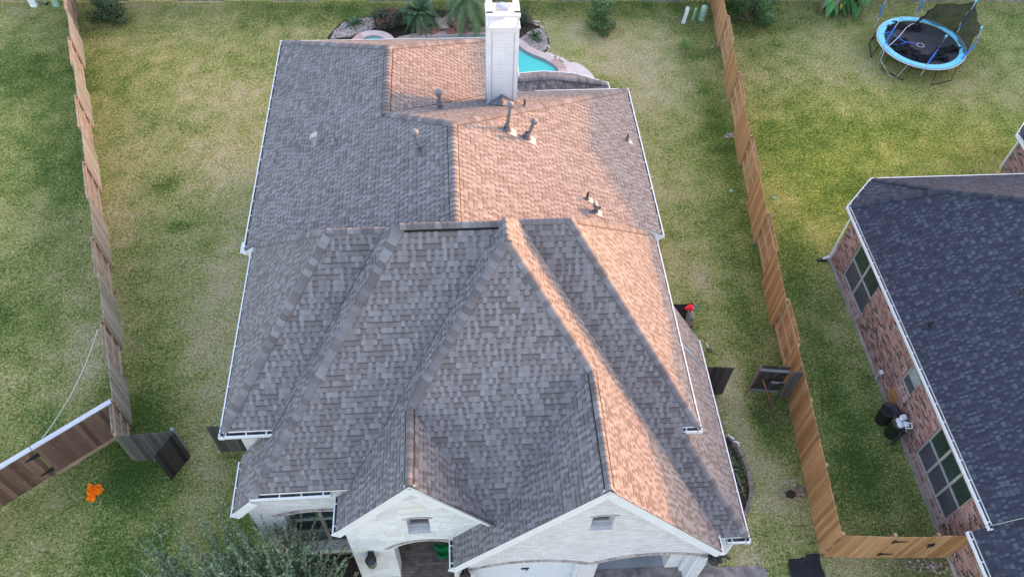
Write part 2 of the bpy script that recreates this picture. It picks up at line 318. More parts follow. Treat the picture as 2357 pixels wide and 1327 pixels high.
def fields(X, Y):
    dry = .47+.15*fbm(X, Y, .35, 11)+.20*fbm(X, Y, 1.1, 12)+.16*fbm(X, Y, 3.2, 13)
    def blob(cx, cy, rx, ry, a, rot=0):
        c, s_ = math.cos(rot), math.sin(rot); dx, dy = X-cx, Y-cy; u = (dx*c+dy*s_)/rx; v = (-dx*s_+dy*c)/ry
        return a*np.exp(-(u*u+v*v))
    for b in ((6.5, 33, 4, 3, .38), (9.5, 29.5, 2.6, 3.5, .32), (9.5, 24, 2, 4, .02), (-9, 20, 1.5, 8, .22), (-8.2, 12, .9, 4, .32), (-8, 9.5, .8, 2, .3), (9.2, 12.2, .5, 2.2, .6), (9.6, 10, .8, 1.4, .45), (9.9, 9.0, .5, .5, .4),
              (19, 31.5, 2.5, 2, .3), (25.5, 29, 3, 2, .35), (12, 7, 1, .5, .5), (-14, 22, 1, 4, .35), (-13, 16, .6, 2.5, .45), (-11.5, 30, 3, 3, .1), (8.8, 22.2, 1.3, 2, .15), (9, 17.5, .5, 1.5, .15), (-9.5, 25, 3, 3, .2), (-7.6, 24.5, .8, 2, .22), (-8.6, 18, .9, 2.2, .18), (8.2, 7.4, .7, .4, .5), (-6.6, 27.8, .5, 2, .3), (13.5, 22.0, .5, .25, .35)): dry += blob(*b)
    for b in ((11.8, 27, .6, 7, -0.27), (10.6, 17, .9, 5, -0.30), (5.9, 32, .6, .8, -.3), (7, 29.8, 1.2, .7, -.5, -.5), (-16.2, 27, .7, 10, -0.18, .3), (-10.6, 13.6, .8, 2.5, -.4), (-10.5, 11, 1.8, 1, -.5), (-12, 24, .6, .6, -.5), (-11.2, 21.6, .5, .3, -.5), (18, 22, 3, 3, -.25), (19, 26, 5, 1, -.2),
              (12.7, 12, .9, 6, -0.27), (-9, 8, 2.5, 2, -.35), (10, 12, .8, 1, -.4), (11.8, 32, 1.2, .6, -.3), (-20, 31, 2, 3, -.2), (-16, 17, 1.5, 1.5, -.25), (14, 36, 3, 1.3, -.4), (12.5, 9.5, 1.2, 1.5, -.3), (-1, 36, 9, .9, -.3), (9.5, 11, .7, .6, -.3)): dry += blob(*b)
    dark_green = blob(-16.6, 24, .8, 9, .55, .3)+blob(-12, 11, 3, 1.6, .42)+blob(12.9, 13, 1.2, 7, .75)+blob(10.2, 12.3, 1, 1.5, .6)+blob(8.4, 20, .7, 8, .25)+blob(11.6, 26, .5, 8, .35)+blob(16.5, 34.5, 4, 1, .8)+blob(22.5, 31.3, 2.4, 1.8, .45)+blob(-9, 9, 3, 2.5, .45)+blob(-7.6, 8.6, .9, 2.5, .5)+blob(-17, 17, 2, 3, .35)+blob(13, 7.3, 2, 1, .4)+blob(10.5, 35.5, 4, 1, .5)
    lush = blob(18, 25, 7, 4.5, .85)+blob(15, 21, 3, 3, .5)+blob(-13, 32, 4, 3, .15)+blob(-19, 27, 2, 6, .25)+blob(24, 25.5, 4, 2, .3)
    bare = blob(13.5, 7, .8, .35, .8)+blob(10.1, 9.35, .35, .2, .7)+blob(10.4, 12.1, .5, .3, .4)+blob(-9.3, 9.5, .3, .2, .2)+blob(11.9, 34.9, 1.5, .35, .35)
    return dry, dark_green, lush, bare
def ground():
    xs = np.concatenate([np.linspace(-140, -34, 12), np.arange(-32, 36, .3), np.linspace(38, 140, 12)]); ys = np.concatenate([np.linspace(-90, -3, 10), np.arange(-2, 46, .3), np.linspace(48, 180, 14)])
    X, Y = np.meshgrid(xs, ys); nx, ny = len(xs), len(ys)
    Z = .035*fbm(X, Y, .25, 3)*np.clip((np.abs(X)+np.abs(Y-20))/30, 0, 1)*0.6
    Z = np.where((np.abs(X) < 34) & (Y < 46) & (Y > -2), Z*.5, 0)
    dry, dark_green, lush, bare = fields(X, Y)
    me = bpy.data.meshes.new('ground'); f = [(j*nx+i, j*nx+i+1, (j+1)*nx+i+1, (j+1)*nx+i) for j in range(ny-1) for i in range(nx-1)]
    me.from_pydata(np.stack([X, Y, Z], -1).reshape(-1, 3).tolist(), [], f)
    for nm, a in (('dry', dry), ('dark_green', dark_green), ('lush', lush), ('bare', bare)):
        at = me.attributes.new(nm, 'FLOAT', 'POINT'); at.data.foreach_set('value', a.astype(np.float32).ravel())
    me.polygons.foreach_set('use_smooth', np.ones(len(f), bool))
    k = N('lawn_grass', .95, .1); p = k.pos()
    st = k.scale(p, (1, 1, 1))
    fine = k.noise(12, st, 4, .75); mid = k.noise(6, st, 4, .7); big = k.noise(1.4, st, 3, .6)
    d = k.math('ADD', k.attr('dry'), k.math('ADD', k.math('MULTIPLY', k.math('SUBTRACT', fine, .5), 2.1), k.math('ADD', k.math('MULTIPLY', k.math('SUBTRACT', mid, .5), 1.25), k.math('MULTIPLY', k.math('SUBTRACT', big, .5), .7))))
    c = lawn_colour(k, d)
    c = k.mix(k.math('MULTIPLY', k.attr('bare'), 1.1, clamp=True), c, k.ramp(mid, [(.3, (.11, .085, .06)), (.7, (.26, .22, .18))]))
    f2 = k.noise(17, st, 4, .8); c = k.mix(k.mapr(f2, .40, .60), k.mix(1., c, (.50, .52, .48), 'MULTIPLY'), k.mix(1., c, (1.28, 1.27, 1.22), 'MULTIPLY'))
    k.bump(k.math('ADD', fine, f2), .6, .03); me.materials.append(k.out(c))
    o = bpy.data.objects.new('ground', me); COL.objects.link(o); struct(o)
ground()
# grass tufts over the nearer lawn: one object, uncountable
def grass():
    n = 620000; P = rng.uniform((-22, 5.5), (27, 36.6), (n, 2)); x, y = P[:, 0], P[:, 1]
    ok = ~((x > -6.9) & (x < 6.6) & (y < 27.5)) & ~((x > 6) & (x < 7.4) & (y < 14)) & ~((x > 14.2) & (y < 21.2) & (x-14.3 > -(20.6-y)*9)) & ~((x > -6.2) & (x < 6.7) & (y > 27) & (y < 34.6)) & ~((x > 7.2) & (x < 8.8) & (y < 7.25)) & ~((x > 7) & (x < 9) & (y > 8.4) & (y < 11.4))
    P = P[ok]; n = len(P); X, Y = P[:, 0], P[:, 1]; dry, dark_green, lush, bare = fields(X, Y); keep = rng.uniform(0, 1, n) > bare*.8; P = P[keep]; dry, dark_green, lush = dry[keep], dark_green[keep], lush[keep]; n = len(P)
    cl = fbm(P[:, 0], P[:, 1], 5., 21, 3); cl2 = fbm(P[:, 0], P[:, 1], 26., 22, 3)
    a = rng.uniform(0, 6.283, n); h = rng.uniform(.02, .06, n)*(1+.5*np.clip(cl, -.6, 1)); wd = rng.uniform(.007, .016, n); l = rng.uniform(.02, .075, n)
    ca, sa = np.cos(a), np.sin(a); v = np.zeros((n, 3, 3)); v[:, 0, 0] = P[:, 0]-sa*wd; v[:, 0, 1] = P[:, 1]+ca*wd; v[:, 1, 0] = P[:, 0]+sa*wd; v[:, 1, 1] = P[:, 1]-ca*wd
    v[:, 2, 0] = P[:, 0]+ca*l; v[:, 2, 1] = P[:, 1]+sa*l; v[:, 2, 2] = h; v[:, :2, 2] = -.01
    me = bpy.data.meshes.new('grass'); me.vertices.add(n*3); me.vertices.foreach_set('co', v.ravel()); me.loops.add(n*3); me.loops.foreach_set('vertex_index', np.arange(n*3, dtype=np.int32))
    me.polygons.add(n); me.polygons.foreach_set('loop_start', np.arange(0, n*3, 3, dtype=np.int32)); me.update(calc_edges=True)
    tone = dry+rng.normal(0, .26, n)+.12*cl+.16*cl2
    for nm, q in (('tone', tone), ('dark_green', dark_green), ('lush', lush), ('val', np.clip(.98+.42*cl2+rng.normal(0, .16, n), .35, 1.6))): at = me.attributes.new(nm, 'FLOAT', 'FACE'); at.data.foreach_set('value', q.astype(np.float32))
    k = N('grass_blades', .9, .1); cv = k.n('CombineColor'); va = k.attr('val'); [k.put(cv.inputs[i], va) for i in range(3)]; me.materials.append(k.out(k.mix(1., lawn_colour(k, k.attr('tone')), cv.outputs[0], 'MULTIPLY')))
    o = bpy.data.objects.new('grass', me); COL.objects.link(o); tag(o, kind='stuff', label='short patchy lawn grass round the houses', cat='grass')
grass()
# ------------------------------------------------------------------ roofs, gutters, caps
class Pl:
    """roof plane z = z0 + g.(p-p0)"""
    def __init__(s, x0, y0, z0, gx, gy): s.a = (x0, y0, z0, gx, gy)
    def z(s, x, y): return s.a[2]+s.a[3]*(x-s.a[0])+s.a[4]*(y-s.a[1])
    def p(s, x, y): return V((x, y, s.z(x, y)))
    def n(s): return V((-s.a[3], -s.a[4], 1)).normalized()
    def down(s): g = V((s.a[3], s.a[4])); return V((-s.a[3], -s.a[4], -g.length_squared)).normalized()
def roofpoly(mb, pl, xy, th=.10, m=0, sidem=1):
    g = V((pl.a[3], pl.a[4])); gl = g.length; gh = g/gl; s = math.sqrt(1+gl*gl)
    uvf = lambda x, y: (-gh.y*x+gh.x*y, (gh.x*x+gh.y*y)*s)
    top = [pl.p(x, y) for x, y in xy]; n = V((0, 0, 0))
    for i in range(len(top)): n += top[i].cross(top[(i+1) % len(top)])
    if n.z < 0: top = top[::-1]; xy = xy[::-1]
    uv = [uvf(x, y) for x, y in xy]; off = V((0, 0, -th))
    for t in tessellate_polygon([[V((x, y, 0)) for x, y in xy]]):
        a, b, c = t
        if (xy[b][0]-xy[a][0])*(xy[c][1]-xy[a][1])-(xy[b][1]-xy[a][1])*(xy[c][0]-xy[a][0]) < 0: a, c = c, a
        mb.face([top[a], top[b], top[c]], [uv[a], uv[b], uv[c]], .5, m)
        mb.face([top[c]+off, top[b]+off, top[a]+off], None, .5, sidem)
    for i in range(len(top)):
        a, b = top[i], top[(i+1) % len(top)]; e = V((0, 0, -.025))
        mb.face([b, a, a+e, b+e], None, .5, 2); mb.face([b+e, a+e, a+off, b+off], None, .5, sidem)
def caps(name, P, Q, d1, d2, parent, mat='cap', w_=.145, vent=False, step=.155, lift=.014, pl=.27):
    """overlapping cap shingles from the low end P to Q; d1, d2 point down the two slopes"""
    P, Q, d1, d2 = V(P), V(Q), V(d1).normalized(), V(d2).normalized(); a = (Q-P); L = a.length; a /= L
    d1 = (d1-a*d1.dot(a)).normalized(); d2 = (d2-a*d2.dot(a)).normalized(); up = -(d1+d2); up = up.normalized() if up.length > .01 else V((0, 0, 1))
    mb = MB(); h0 = lift+(.055 if vent else 0); n = max(1, int(L/step)); step = L/n
    for i in range(n):
        s0 = i*step; s1 = min(L, s0+pl); r = random.random(); hh = (h0+.034, h0+.002); rows = []
        for s_, h in ((s0, hh[0]), (s1, hh[1])):
            c = P+a*s_; ww = w_*random.uniform(.97, 1.03)
            rows.append([c+d1*ww+up*h*.8, c+d1*ww*.55+up*(h+.006), c+d1*ww*.18+up*(h-.004), c+d2*ww*.18+up*(h-.004), c+d2*ww*.55+up*(h+.006), c+d2*ww+up*h*.8])
        for k_ in range(5): mb.face([rows[0][k_], rows[0][k_+1], rows[1][k_+1], rows[1][k_]], None, r, 0)
        lo = [p-up*(.032 if i or not vent else h0+.05) for p in rows[0]]
        for k_ in range(5): mb.face([lo[k_], lo[k_+1], rows[0][k_+1], rows[0][k_]], None, r*.3, 0)
        for e in (0, 5): mb.face([rows[0][e], rows[1][e], rows[1][e]-up*.02, rows[0][e]-up*.02], None, r*.6, 0)
    nn = (mb.v[0], mb.v[1], mb.v[3]); fl = (V(nn[1])-V(nn[0])).cross(V(nn[2])-V(nn[0])).dot(up) < 0
    if fl: mb.f = [f[::-1] for f in mb.f]
    o = mb.build('ridge_cap', mat, parent)
    if vent:
        vb = MB()
        for d in (d1, d2):
            p0, q0 = P+a*.10+d*(w_-.005)+up*.03, Q+d*(w_-.005)+up*.03
            vb.beam(p0, q0, .04, .06, up=up)
        vb.build('ridge_vent', 'black', o)
    return o
def gutter(name, P, Q, out, parent, hang=.62, ends=(1, 1), sub=None):
    """open trough whose outer lip runs P->Q; out = horizontal unit vector away from the house"""
    P, Q, o_ = V(P), V(Q), V((out[0], out[1], 0)).normalized(); mb = MB(); a = (Q-P).normalized(); U_ = V((0, 0, 1)); W_, D_ = .135, .11
    b = lambda s_, z, wd, ht, m: mb.beam(P-o_*s_+U_*z, Q-o_*s_+U_*z, wd, ht, r=.5, m=m)
    b(.011, -.055, .012, .11, 0); b(.02, .004, .036, .012, 0); b(W_, -.05, .012, .12, 1); b(W_*.5, -.108, W_, .01, 1); b(W_-.014, .014, .03, .012, 1)
    L = (Q-P).length; n = max(1, int(L/hang))
    for i in range(n+1):
        c = lerp(P, Q, (i+.35)/(n+.7)); mb.beam(c-o_*.01+U_*.014, c-o_*(W_+.02)+U_*.014, .03, .012, r=.5, m=0)
    for e, X in zip(ends, (P, Q)):
        if e: mb.beam(X-o_*.0-U_*.05, X-o_*W_-U_*.05, .012, .125, r=.5, m=0)
    return mb.build('gutter', ['white', 'gutter_in'], parent)
def fascia(P, Q, parent, ht=.2, wd=.03, drop=.03, off=(0, 0), name='rake_board'):
    mb = MB(); o = V((off[0], off[1], 0)); dv = V(Q)-V(P); k_ = (drop+ht/2)*dv.length/max(.05, math.hypot(dv.x, dv.y)); mb.beam(V(P)+o-V((0, 0, k_)), V(Q)+o-V((0, 0, k_)), wd, ht, r=.5); return mb.build(name, 'white', parent)
def wallpoly(mb, O, ud, outer, holes=(), depth=.14, m=0, inward=None, revm=0):
    """vertical wall: outer/holes in (u,z) from origin O along ud; holes get reveals going inward"""
    O = V(O); ud = V((ud[0], ud[1], 0)).normalized(); inw = V((inward[0], inward[1], 0)).normalized() if inward else V((-ud.y, ud.x, 0))
    fr = lambda u, z: V((O.x+ud.x*u, O.y+ud.y*u, z))
    mb.poly_holes(outer, list(holes), fr, m)
    for h in holes:
        for i in range(len(h)):
            a, b = fr(*h[i]), fr(*h[(i+1) % len(h)]); mb.face([a, b, b+inw*depth, a+inw*depth], None, .5, revm)
    return fr
def arch(x0, x1, z0, rise, n=12):
    """points from (x0,z0) over to (x1,z0)"""
    c = (x1-x0)/2; r = (c*c+rise*rise)/(2*rise); cx = (x0+x1)/2; cz = z0+rise-r; t = math.asin(c/r)
    return [(cx+r*math.sin(-t+2*t*i/n), cz+r*math.cos(-t+2*t*i/n)) for i in range(n+1)]
def archband(mb, fr, x0, x1, z0, rise, wd, outv, n=16, ext=.0, proud=.012):
    """rowlock bricks following an arch"""
    c = (x1-x0)/2; r = (c*c+rise*rise)/(2*rise); cx = (x0+x1)/2; cz = z0+rise-r; t = math.asin(c/r)+ext; outv = V((outv[0], outv[1], 0))*proud; s = 0
    for i in range(n):
        t0, t1 = -t+2*t*i/n, -t+2*t*(i+1)/n; q = [(cx+rr*math.sin(tt), cz+rr*math.cos(tt)) for rr, tt in ((r, t0), (r, t1), (r+wd, t1), (r+wd, t0))]
        pts = [fr(*p)+outv for p in q]; l = r*(t1-t0); mb.face(pts[::-1] if False else pts, [(s, 0), (s+l, 0), (s+l, wd), (s, wd)], .5, 0)
        mb.face([pts[3], pts[2], pts[2]-outv, pts[3]-outv], None, .5, 0); mb.face([pts[1], pts[0], pts[0]-outv*1.1, pts[1]-outv*1.1], None, .5, 0); s += l
def window(parent, O, ud, inw, u0, u1, z0, z1, cols=1, rows=1, dark='glass', set_in=.1, lower=None, fw=.05, frame='frame'):
    O = V(O); ud = V((ud[0], ud[1], 0)).normalized(); inw = V((inw[0], inw[1], 0)).normalized(); P = lambda u, z, d: V((O.x, O.y, 0))+ud*u+inw*d+V((0, 0, z))
    mb = MB(); um = (u0+u1)/2
    for u in (u0+fw/2, u1-fw/2): mb.beam(P(u, z0, set_in), P(u, z1, set_in), fw, .06, up=inw, r=.5)
    for z in (z0+fw/2, z1-fw/2): mb.beam(P(u0+fw, z, set_in), P(u1-fw, z, set_in), .058, fw, r=.5)
    for i in range(1, cols): u = u0+(u1-u0)*i/cols; mb.beam(P(u, z0+fw, set_in), P(u, z1-fw, set_in), fw*1.4, .056, up=inw, r=.5)
    for i in range(1, rows): z = z0+(z1-z0)*i/rows; mb.beam(P(u0+fw, z, set_in), P(u1-fw, z, set_in), .052, fw*.8, r=.5)
    f = mb.build('window', frame, parent)
    g = MB(); zm = z0 if lower is None else z0+(z1-z0)*.5
    q = lambda za, zb, m: g.face([P(u0, za, set_in+.02), P(u1, za, set_in+.02), P(u1, zb, set_in+.02), P(u0, zb, set_in+.02)], None, .5, m)
    if lower: q(z0, zm, 1)
    q(zm, z1, 0); g.build('pane', [dark, lower or dark], f); return f
def downspout(parent, pts, name='downspout'):
    mb = MB()
    for a, b in zip(pts[:-1], pts[1:]): mb.beam(a, b, .06, .085, r=.5)
    return mb.build(name, 'white', parent)
def lantern(parent, c, outv):
    """round-bodied wall lantern with a dark hood bracket"""
    c = V(c); o_ = V((outv[0], outv[1], 0)).normalized(); mb = MB(); mb.box(c-o_*.17+V((0, 0, .16)), (.16, .05, .3), rz=math.atan2(o_.y, o_.x)+math.pi/2); mb.beam(c-o_*.16+V((0, 0, .27)), c+V((0, 0, .25)), .05, .04)
    mb.lathe(c, [(.02, .27), (.15, .22), (.155, .20), (.13, .195)], 18); f = mb.build('wall_lantern', 'iron', parent)
    g = MB(); g.lathe(c, [(.03, -.33), (.10, -.27), (.09, -.26), (.135, -.14), (.145, .05), (.135, .2)], 18); g.build('lantern_globe', 'lamp_glass', f); return f
def mushroom(parent, b, top, r=.052, lean=(0, 0), flash=None):
    """tall flue: flashing, cone, pipe, round cap"""
    b = V(b); t = V(top); a = (t-b); L = a.length; rot = a.to_track_quat('Z', 'Y').to_matrix(); mb = MB()
    mb.lathe(b, [(r, -.2), (r, L-.08)], 14, rot=rot); o = mb.build('vent_pipe', 'galv', parent)
    c = MB(); c.lathe(b, [(r+.02, L-.13), (r+.05, L-.12), (r+.054, L-.06), (r+.048, L-.03), (r+.028, L-.002), (.001, L+.012)], 18, rot=rot); c.build('vent_cap', 'galv', o)
    k_ = MB(); k_.lathe(b, [(r+.085, -.12), (r+.055, .10), (r+.012, .17), (r+.035, .172), (r+.04, .20), (r, .215)], 16); k_.build('pipe_collar', 'galv', o)
    if flash:
        d, sd, n = flash; m2 = MB(); c0 = b+d*.14+n*.006; m2.box(c0, (.34, .30, .012), ax=(d, sd, n)); m2.build('flashing', 'galv' if b.x < 0 else 'lead', o)
    return o
def stubpipe(parent, b, h, mat='bronze', r=.035, flash=None):
    b = V(b); mb = MB(); mb.lathe(b, [(r, -.1), (r, h), (r*.75, h), (r*.75, h-.06), (.001, h-.06)], 12, smooth=False); o = mb.build('vent_pipe', mat, parent)
    c = MB(); c.lathe(b, [(r+.05, -.06), (r+.028, .06), (r+.002, .075)], 12); c.build('pipe_collar', mat if mat == 'iron' else 'galv', o)
    if flash and mat != 'iron': d, sd, n = flash; m2 = MB(); m2.box(b+d*.10+n*.005, (.24, .2, .01), ax=(d, sd, n)); m2.build('flashing', 'lead', o)
    return o
def hoodvent(parent, b, h, pl, mat='galv', fm='lead'):
    b = V(b); d, n = pl.down(), pl.n(); sd = n.cross(d); mb = MB(); mb.lathe(b, [(.075, -.1), (.075, h-.05)], 12)
    mb.box(b+V((0, 0, h-.02)), (.2, .2, .12), rz=math.atan2(d.y, d.x)); mb.beam(b+V((0, 0, h+.05))-d*.1, b+V((0, 0, h+.05))+d*.16, .215, .02); o = mb.build('vent_pipe', mat, parent)
    m2 = MB(); m2.box(b+d*.08+n*.006, (.26, .24, .012), ax=(d, sd, n)); m2.build('flashing', fm, o); return o
# ------------------------------------------------------------------ the house
H = thing('brick_house', 'large white brick house with a many hipped grey shingle roof', 'house', (0, 8, 0))
PL = Pl(-6.547, 20, 5.307, .633, 0); PR2 = Pl(6.337, 20, 5.307, -.633, 0); PR1 = Pl(2.396, 24, 5.307, -.633, 0)
PB1 = Pl(0, 26.097, 5.307, 0, -.641); PB2 = Pl(0, 22.866, 5.307, 0, -.641)
AL = Pl(-6.301, 12, 5.338, 1.267, 0); AF = Pl(0, 9.499, 5.338, 0, 1.191); BL = Pl(-6.186, 9, 3.786, 1.267, 0); BF = Pl(0, 8.072, 4.671, 0, 1.191)
CL = Pl(-3.472, 8, 4.239, 1.267, 0); CR = Pl(6.71, 8, 2.835, -1.267, 0); CF = Pl(0, 11.839, 9.997, 0, 1.191); DR = Pl(-1.357, 8, 6.919, -1.267, 0); EL = Pl(3.04, 8, 7.484, 1.267, 0)
FR = Pl(6.138, 12, 5.158, -1.267, 0); FF = Pl(0, 9.1, 5.158, 0, 1.191); GR = Pl(7.575, 10, 2.65, -1.267, 0); GS = Pl(7.575, 10, 2.66, -1.46, 0)
AB = Pl(-3.155, 12.846, 9.324, 0, -1.33); BB = Pl(0, 12.416, 9.845, 0, -1.33); FB = Pl(0, 12.776, 9.536, 0, -1.36)
rf = MB(); g_ = .11
def rp_(pl, *xy, **k): roofpoly(rf, pl, list(xy), **k)
rp_(PL, (-6.547+g_, 15.66), (-6.06, 15.66), (-6.06, 12.5), (-.105, 12.5), (-.105, 16.51), (-2.075, 18.454), (-2.075, 21.685), (-6.547+g_, 26.097-g_))
rp_(PR2, (6.337-g_, 15.73), (5.74, 15.73), (5.74, 12.5), (-.105, 12.5), (-.105, 16.51), (6.337-g_, 22.866-g_))
rp_(PB2, (6.337-g_, 22.866-g_), (-.105, 16.51), (-2.075, 18.454), (2.396-g_, 22.866-g_+.11), (2.396, 22.866-g_))
rp_(PR1, (2.396-g_, 22.866-.0), (2.396-g_, 26.097-g_), (-2.075, 21.685), (-2.075, 18.454))
rp_(PB1, (-6.547+g_, 26.097-g_), (-2.075, 21.685), (2.396-g_, 26.097-g_))
rp_(AL, (-6.301+g_, 9.499+g_), (-6.301+g_, 15.72), (-6.03, 15.66), (-3.155, 12.846))
rp_(AF, (-6.301+g_, 9.499+g_), (-4.96, 9.499+g_), (-1.815, 12.846), (-3.155, 12.846))
rp_(AB, (-3.155, 12.846), (-1.6, 12.846), (-1.6, 15.5), (-6.03, 15.66))
rp_(BL, (-6.186+g_, 8.072), (-6.186+g_, 9.62), (-5.5, 9.78), (-4.85, 9.9), (-1.815, 12.846), (-1.404, 12.416), (-5.49, 8.072))
rp_(BF, (-5.39, 8.072+g_), (-3.131+.08, 8.072+g_), (.953, 12.416), (-1.404, 12.416))
rp_(BB, (-1.45, 12.416), (1.0, 12.416), (1.0, 14.5), (-1.9, 14.5))
rp_(CL, (-3.472+g_, 7.254), (-3.472+g_, 8.15), (-3.05, 8.2), (.953, 12.43), (1.067, 12.43), (1.067, 11.832), (-1.357, 9.257), (-1.357, 7.254))
rp_(CF, (1.067, 11.832), (-1.357, 9.257), (.619, 7.153), (3.04, 9.729))
rp_(DR, (-1.357, 9.257), (-1.357, 7.254), (.56, 7.254), (.619, 7.153))
rp_(EL, (3.04, 9.729), (3.04, 6.658), (-.616+g_, 6.658), (-.616+g_, 7.47), (.3, 7.49), (.619, 7.153))
rp_(CR, (1.067, 11.832), (1.067, 12.43), (1.421, 12.776), (6.71-g_, 7.2), (6.71-g_, 6.658), (3.04, 6.658), (3.04, 9.729))
rp_(FF, (1.421, 12.776), (2.68, 12.776), (6.138-g_, 9.1+g_), (5.595-.03, 9.1+g_), (7.575-g_, 6.994+g_), (6.65, 6.994+g_), (6.62, 7.2))
rp_(FR, (2.68, 12.776), (6.138-g_, 9.1+g_), (6.138-g_, 15.77), (5.75, 15.62))
rp_(FB, (1.0, 12.776), (2.68, 12.776), (5.75, 15.62), (1.0, 15.4))
rp_(GR, (7.575-g_, 6.994+g_), (7.575-g_, 12.6), (5.7, 12.6), (5.595-.03, 9.1+g_))
rp_(GS, (7.575-g_, 12.45), (7.575-g_, 13.5), (5.8, 13.9), (5.8, 12.45))
NP, NL = V((3.53, 23.33, 5.55)), V((2.2, 23.2, 5.55))
for q in ((NL, (2.2, 24.18, 5.06), (3.36, 24.28, 5.06), NP), (NP, (3.36, 24.28, 5.06), (4.52, 24.11, 5.06)), (NP, (4.52, 24.11, 5.06), (5.70, 23.51, 5.06)), (NP, (5.70, 23.51, 5.06), (5.70, 22.5, 5.0), (2.2, 22.5, 5.02), NL)):
    q = [V(p) for p in q]; nn = (q[1]-q[0]).cross(q[2]-q[0])
    if nn.z < 0: q = q[::-1]; nn = -nn
    h = V((-nn.y, nn.x, 0)).normalized(); dd = nn.normalized().cross(h)
    rf.face(q, [(p.dot(h), p.dot(dd)) for p in q], .5, 0); rf.face([p-V((0, 0, .1)) for p in q[::-1]], None, .5, 1)
ROOF = rf.build('roof', ['shingle', 'white', 'black'], H)
D = lambda *p: [x.down() for x in p]
# ridges and hips (low end first)
caps('', PL.p(-2.075, 18.36), PL.p(-2.075, 21.6), *D(PL, PR1), ROOF, vent=True, w_=.15)
caps('', PL.p(-.105, 12.75), PL.p(-.105, 16.42), *D(PL, PR2), ROOF, vent=True, w_=.155)
caps('', PL.p(-6.40, 25.95), PL.p(-2.075, 21.685), *D(PL, PB1), ROOF)
caps('', PB1.p(2.25, 25.95), PB1.p(-2.075, 21.685), *D(PB1, PR1), ROOF)
caps('', PL.p(-2.02, 18.40), PL.p(-.105, 16.51), *D(PL, PB2), ROOF)
caps('', PR2.p(6.20, 22.73), PR2.p(-.105, 16.51), *D(PR2, PB2), ROOF)
caps('', AL.p(-6.19, 9.62), AL.p(-3.155, 12.846), *D(AL, AF), ROOF, w_=.16)
caps('', AL.p(-6.0, 15.62), AL.p(-3.155, 12.846), *D(AL, AB), ROOF)
caps('', V((-3.2, 12.846, 9.324)), V((-1.75, 12.846, 9.324)), *D(AF, AB), ROOF)
caps('', BL.p(-5.44, 8.16), BL.p(-1.404, 12.416), *D(BL, BF), ROOF, w_=.16)
caps('', V((-1.4, 12.416, 9.85)), V((1.03, 12.416, 9.85)), *D(BF, BB), ROOF, vent=True)
caps('', V((1.067, 11.75, 9.985)), V((1.067, 12.5, 9.985)), *D(CL, CR), ROOF)
caps('', CL.p(-1.357, 9.257), CL.p(1.067, 11.832), *D(CL, CF), ROOF, w_=.155)
caps('', CR.p(3.04, 9.729), CR.p(1.067, 11.832), *D(CR, CF), ROOF, w_=.155)
caps('', CL.p(-1.357, 7.26), CL.p(-1.357, 9.2), *D(CL, DR), ROOF, vent=True, w_=.15)
caps('', CR.p(3.04, 6.665), CR.p(3.04, 9.66), *D(CR, EL), ROOF, vent=True, w_=.15)
caps('', V((1.40, 12.776, 9.536)), V((2.70, 12.776, 9.536)), *D(FF, FB), ROOF)
caps('', FR.p(6.03, 9.21), FR.p(2.68, 12.776), *D(FR, FF), ROOF)
caps('', FR.p(5.72, 15.60), FR.p(2.68, 12.776), *D(FR, FB), ROOF)
caps('', GR.p(7.46, 7.11), GR.p(5.60, 9.11), *D(GR, FF), ROOF)
caps('', (5.58, 23.5, 5.10), NP, V((.25, -.9, -.45)), V((.3, .9, -.4)), ROOF, w_=.13); caps('', NL, NP, V((0, -1, -.6)), V((0, 1, -.5)), ROOF, w_=.13)
# gutters
G_ = lambda P, Q, o_, **k: gutter('gutter', P, Q, o_, H, **k)
G_((-6.547, 15.65, 5.307), (-6.547, 26.097, 5.307), (-1, 0)); G_((-6.547, 26.097, 5.307), (2.396, 26.097, 5.307), (0, 1)); G_((2.396, 26.097, 5.307), (2.396, 22.9, 5.307), (1, 0))
G_((2.9, 22.866, 5.307), (6.337, 22.866, 5.307), (0, 1)); G_((6.337, 22.866, 5.307), (6.337, 15.738, 5.307), (1, 0)); G_((-6.547, 15.66, 5.307), (-6.33, 15.66, 5.307), (0, -1), hang=1)
G_((-6.301, 9.499, 5.338), (-6.301, 15.613, 5.338), (-1, 0)); G_((-6.301, 9.499, 5.338), (-4.93, 9.499, 5.338), (0, -1))
G_((-6.186, 8.072, 3.786), (-6.186, 9.544, 3.786), (-1, 0)); G_((-5.49, 8.072, 4.671), (-3.489, 8.072, 4.671), (0, -1)); G_((-3.472, 7.254, 4.239), (-3.472, 8.25, 4.239), (-1, 0))
G_((6.71, 6.658, 2.835), (6.71, 7.2, 2.835), (1, 0)); G_((-.616, 6.658, 2.852), (-.616, 7.44, 2.852), (-1, 0))
G_((6.138, 9.1, 5.158), (6.138, 15.70, 5.158), (1, 0)); G_((5.60, 9.1, 5.158), (6.138, 9.1, 5.158), (0, -1), hang=.3)
G_((7.575, 6.98, 2.65), (7.575, 13.546, 2.65), (1, 0)); G_((6.93, 6.98, 2.65), (7.575, 6.98, 2.65), (0, -1), hang=.5)
for a, b in (((2.42, 24.2, 5.07), (3.36, 24.3, 5.07)), ((3.36, 24.3, 5.07), (4.53, 24.13, 5.07)), ((4.53, 24.13, 5.07), (5.72, 23.52, 5.07)), ((5.72, 23.52, 5.07), (5.73, 22.95, 5.07))):
    t = V(b)-V(a); G_(a, b, (-t.y, t.x), hang=1)
